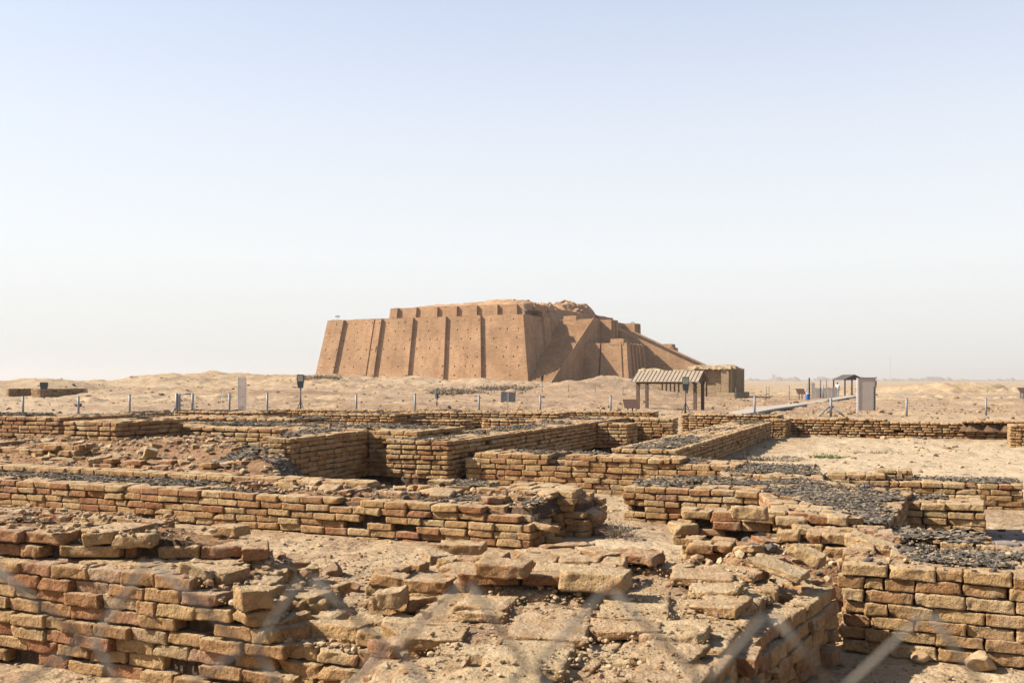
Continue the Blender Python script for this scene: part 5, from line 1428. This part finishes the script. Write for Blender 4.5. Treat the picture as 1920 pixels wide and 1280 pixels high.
# ================================================================== plants
def twigs(px, py, z, n, L, label, name='dry_twigs', mat=None):
    x, y = P(px, py, z); a = Acc(); rr = random.Random(int(px))
    for i in range(n):
        an = rr.uniform(0, 6.28); el = rr.uniform(.15, 1.2); p = n_((rr.gauss(0, .06), rr.gauss(0, .06), 0.0)); d = n_((math.cos(an)*math.cos(el), math.sin(an)*math.cos(el), math.sin(el))); pts = [p]
        l = L*rr.uniform(.5, 1.1)
        for k in range(4):
            d = d+n_((rr.gauss(0, .25), rr.gauss(0, .25), rr.gauss(-.15, .2))); d /= np.linalg.norm(d); p = p+d*l/4; pts.append(p)
        a.tube(pts, np.linspace(.0055, .0025, 5), 5)
    return tag(a.obj(name, mat or M_TWIG, None, (x, y, z), True, world_in=False), label, 'plant')
twigs(1640, 1205, -.10, 42, .34, 'tangle of dry pale twigs in the shaded corner by the right foreground wall')
twigs(1765, 1222, -.12, 22, .38, 'sparse dry stalks on the sand in front of the right foreground wall')
twigs(1165, 1010, -.12, 160, .28, 'low dry grey tuft on the sand in the gap behind the central slabs', 'dry_tuft')
def shrub(px, py, Y, rx, h, n, label, mat, group='dry shrubs', name='dry_shrub', blade=.12):
    x = PX(px, Y); zb = gzf(x, Y)-.05; rr = np.random.default_rng(int(px)); 
    a = rr.uniform(0, 6.28, n); r = rx*np.sqrt(rr.random(n)); bx = r*np.cos(a); by = r*np.sin(a)*.7; cl = .45+.55*(vn2(bx*1.6+px, by*1.6, 4)*.5+.5)
    H = h*cl*(1-.55*(r/rx)**2)*rr.uniform(.3, 1, n); zz = H*rr.random(n)
    d = rr.normal(0, 1, (n, 3)); d[:, 2] = abs(d[:, 2]); d /= np.linalg.norm(d, axis=1)[:, None]; e = rr.normal(0, 1, (n, 3)); e /= np.linalg.norm(e, axis=1)[:, None]
    b = np.stack([bx, by, zz], 1); l = blade*rr.uniform(.6, 1.5, n)[:, None]
    V = np.stack([b-e*l*.16, b+e*l*.16, b+d*l+e*l*.05], 1).reshape(-1, 3); ac = Acc(); ac.add(V, np.arange(n*3).reshape(-1, 3))
    for i in range(0, n, max(1, n//40)): ac.tube([(bx[i]*.3, by[i]*.3, 0), (bx[i], by[i], max(H[i], .1))], .012, 4)
    return tag(ac.obj(name, mat, None, (x, Y, zb), False, world_in=False), label, 'shrub', group)
shrub(945, 735, 108, 3.2, .9, 2600, 'big grey dry scrub patch on the pale mound before the ziggurat', M_SCRUB, blade=.28)
shrub(985, 735, 112, 2.4, .6, 1500, 'lower grey scrub right of the big scrub patch, below the ziggurat corner', M_SCRUB, blade=.25)
shrub(850, 742, 92, 2.2, .8, 2600, 'brown dry grass clump behind the small lamp box', M_TWIG, blade=.25)
shrub(878, 743, 95, 1.8, .7, 1800, 'brown dry grass clump left of the tilted grey sign', M_TWIG, blade=.25)
shrub(600, 712, 137, 3.0, .5, 1300, 'dark low scrub on the mound left of the ziggurat', M_SCRUB, blade=.35)
shrub(1552, 850, 24.0, .55, .10, 900, 'small green weed patch on the courtyard sand', M_GREEN, None, 'weed', .09)
shrub(1445, 846, 23.2, .9, .09, 900, 'thin dry weeds in the shade beside the second receding wall', M_SCRUB, None, 'weed', .09)
shrub(1640, 838, 25.5, .7, .07, 700, 'dry pale weeds on the middle of the courtyard sand', M_TWIG, None, 'weed', .09)

# ================================================================== chain link fence right in front of the photographer
def chain_link():
    Y = .455; k = Y/FOC; zt = CAMZ-(1075-HZ)*k; W_ = 290*k; Hh = 280*k
    x0 = PX(575, Y); ncol = 44; nrow = 25
    a = Acc()
    ph = x0-22*W_
    rr = random.Random(11)
    jit = {}
    def node(i, j):
        key = (i, j)
        if key not in jit: jit[key] = (rr.gauss(0, .0035), rr.gauss(0, .002))
        xn = ph+i*W_/2; return n_((xn+jit[key][0], 0, zt-j*Hh/2+jit[key][1]-.078*(xn-x0)*(1 if xn > x0 else .5)))
    # each wire zigzags down between two neighbouring columns of nodes
    for i in range(ncol*2):
        pts = []
        for j in range(nrow*2):
            cc = i+((i+j) % 2)
            p = node(cc, j); side = .0022 if (cc == i) else -.0022
            pts.append(p+n_((side, .002*(1 if j % 2 else -1), 0)))
        for p, q in zip(pts[:-1], pts[1:]): a.tube([p, q], .00135, 7)
    t = thing('chain_link_fence', 'rusty grey chain link fence close to the camera, out of focus along the bottom', 'fence', (0, Y, 0))
    a2 = Acc()
    for i in range(0, ncol*2):
        if i % 2 == 0 and False:
            p = node(i, 0); a2.tube([p, p+n_((.003, 0, .008)), p+n_((-.003, .001, .018))], .0014, 6)
    part(a, 'wire_mesh', M_WIRE, t, True)
    for sx in (-2.6, 2.6):
        a = Acc(); a.tube([(sx, .03, -.3), (sx, .03, zt+.02)], .025, 10); part(a, 'post', M_STEEL, t, True)
chain_link()

# ================================================================== air: pale desert haze
def haze():
    a = Acc(); S = 3400.0
    a.box((0, S*.35, 16.0), (S, S, 24.0))
    m = bpy.data.materials.new('dusty_air'); m.use_nodes = True; nt = m.node_tree; nt.nodes.clear()
    o = nt.nodes.new('ShaderNodeOutputMaterial'); v = nt.nodes.new('ShaderNodeVolumePrincipled')
    v.inputs['Color'].default_value = (.55, .555, .56, 1); v.inputs['Density'].default_value = .0003; v.inputs['Anisotropy'].default_value = .2
    nt.links.new(v.outputs[0], o.inputs['Volume'])
    tag(a.obj('haze', m, None, (0, 0, 0), False), kind='stuff')
haze()
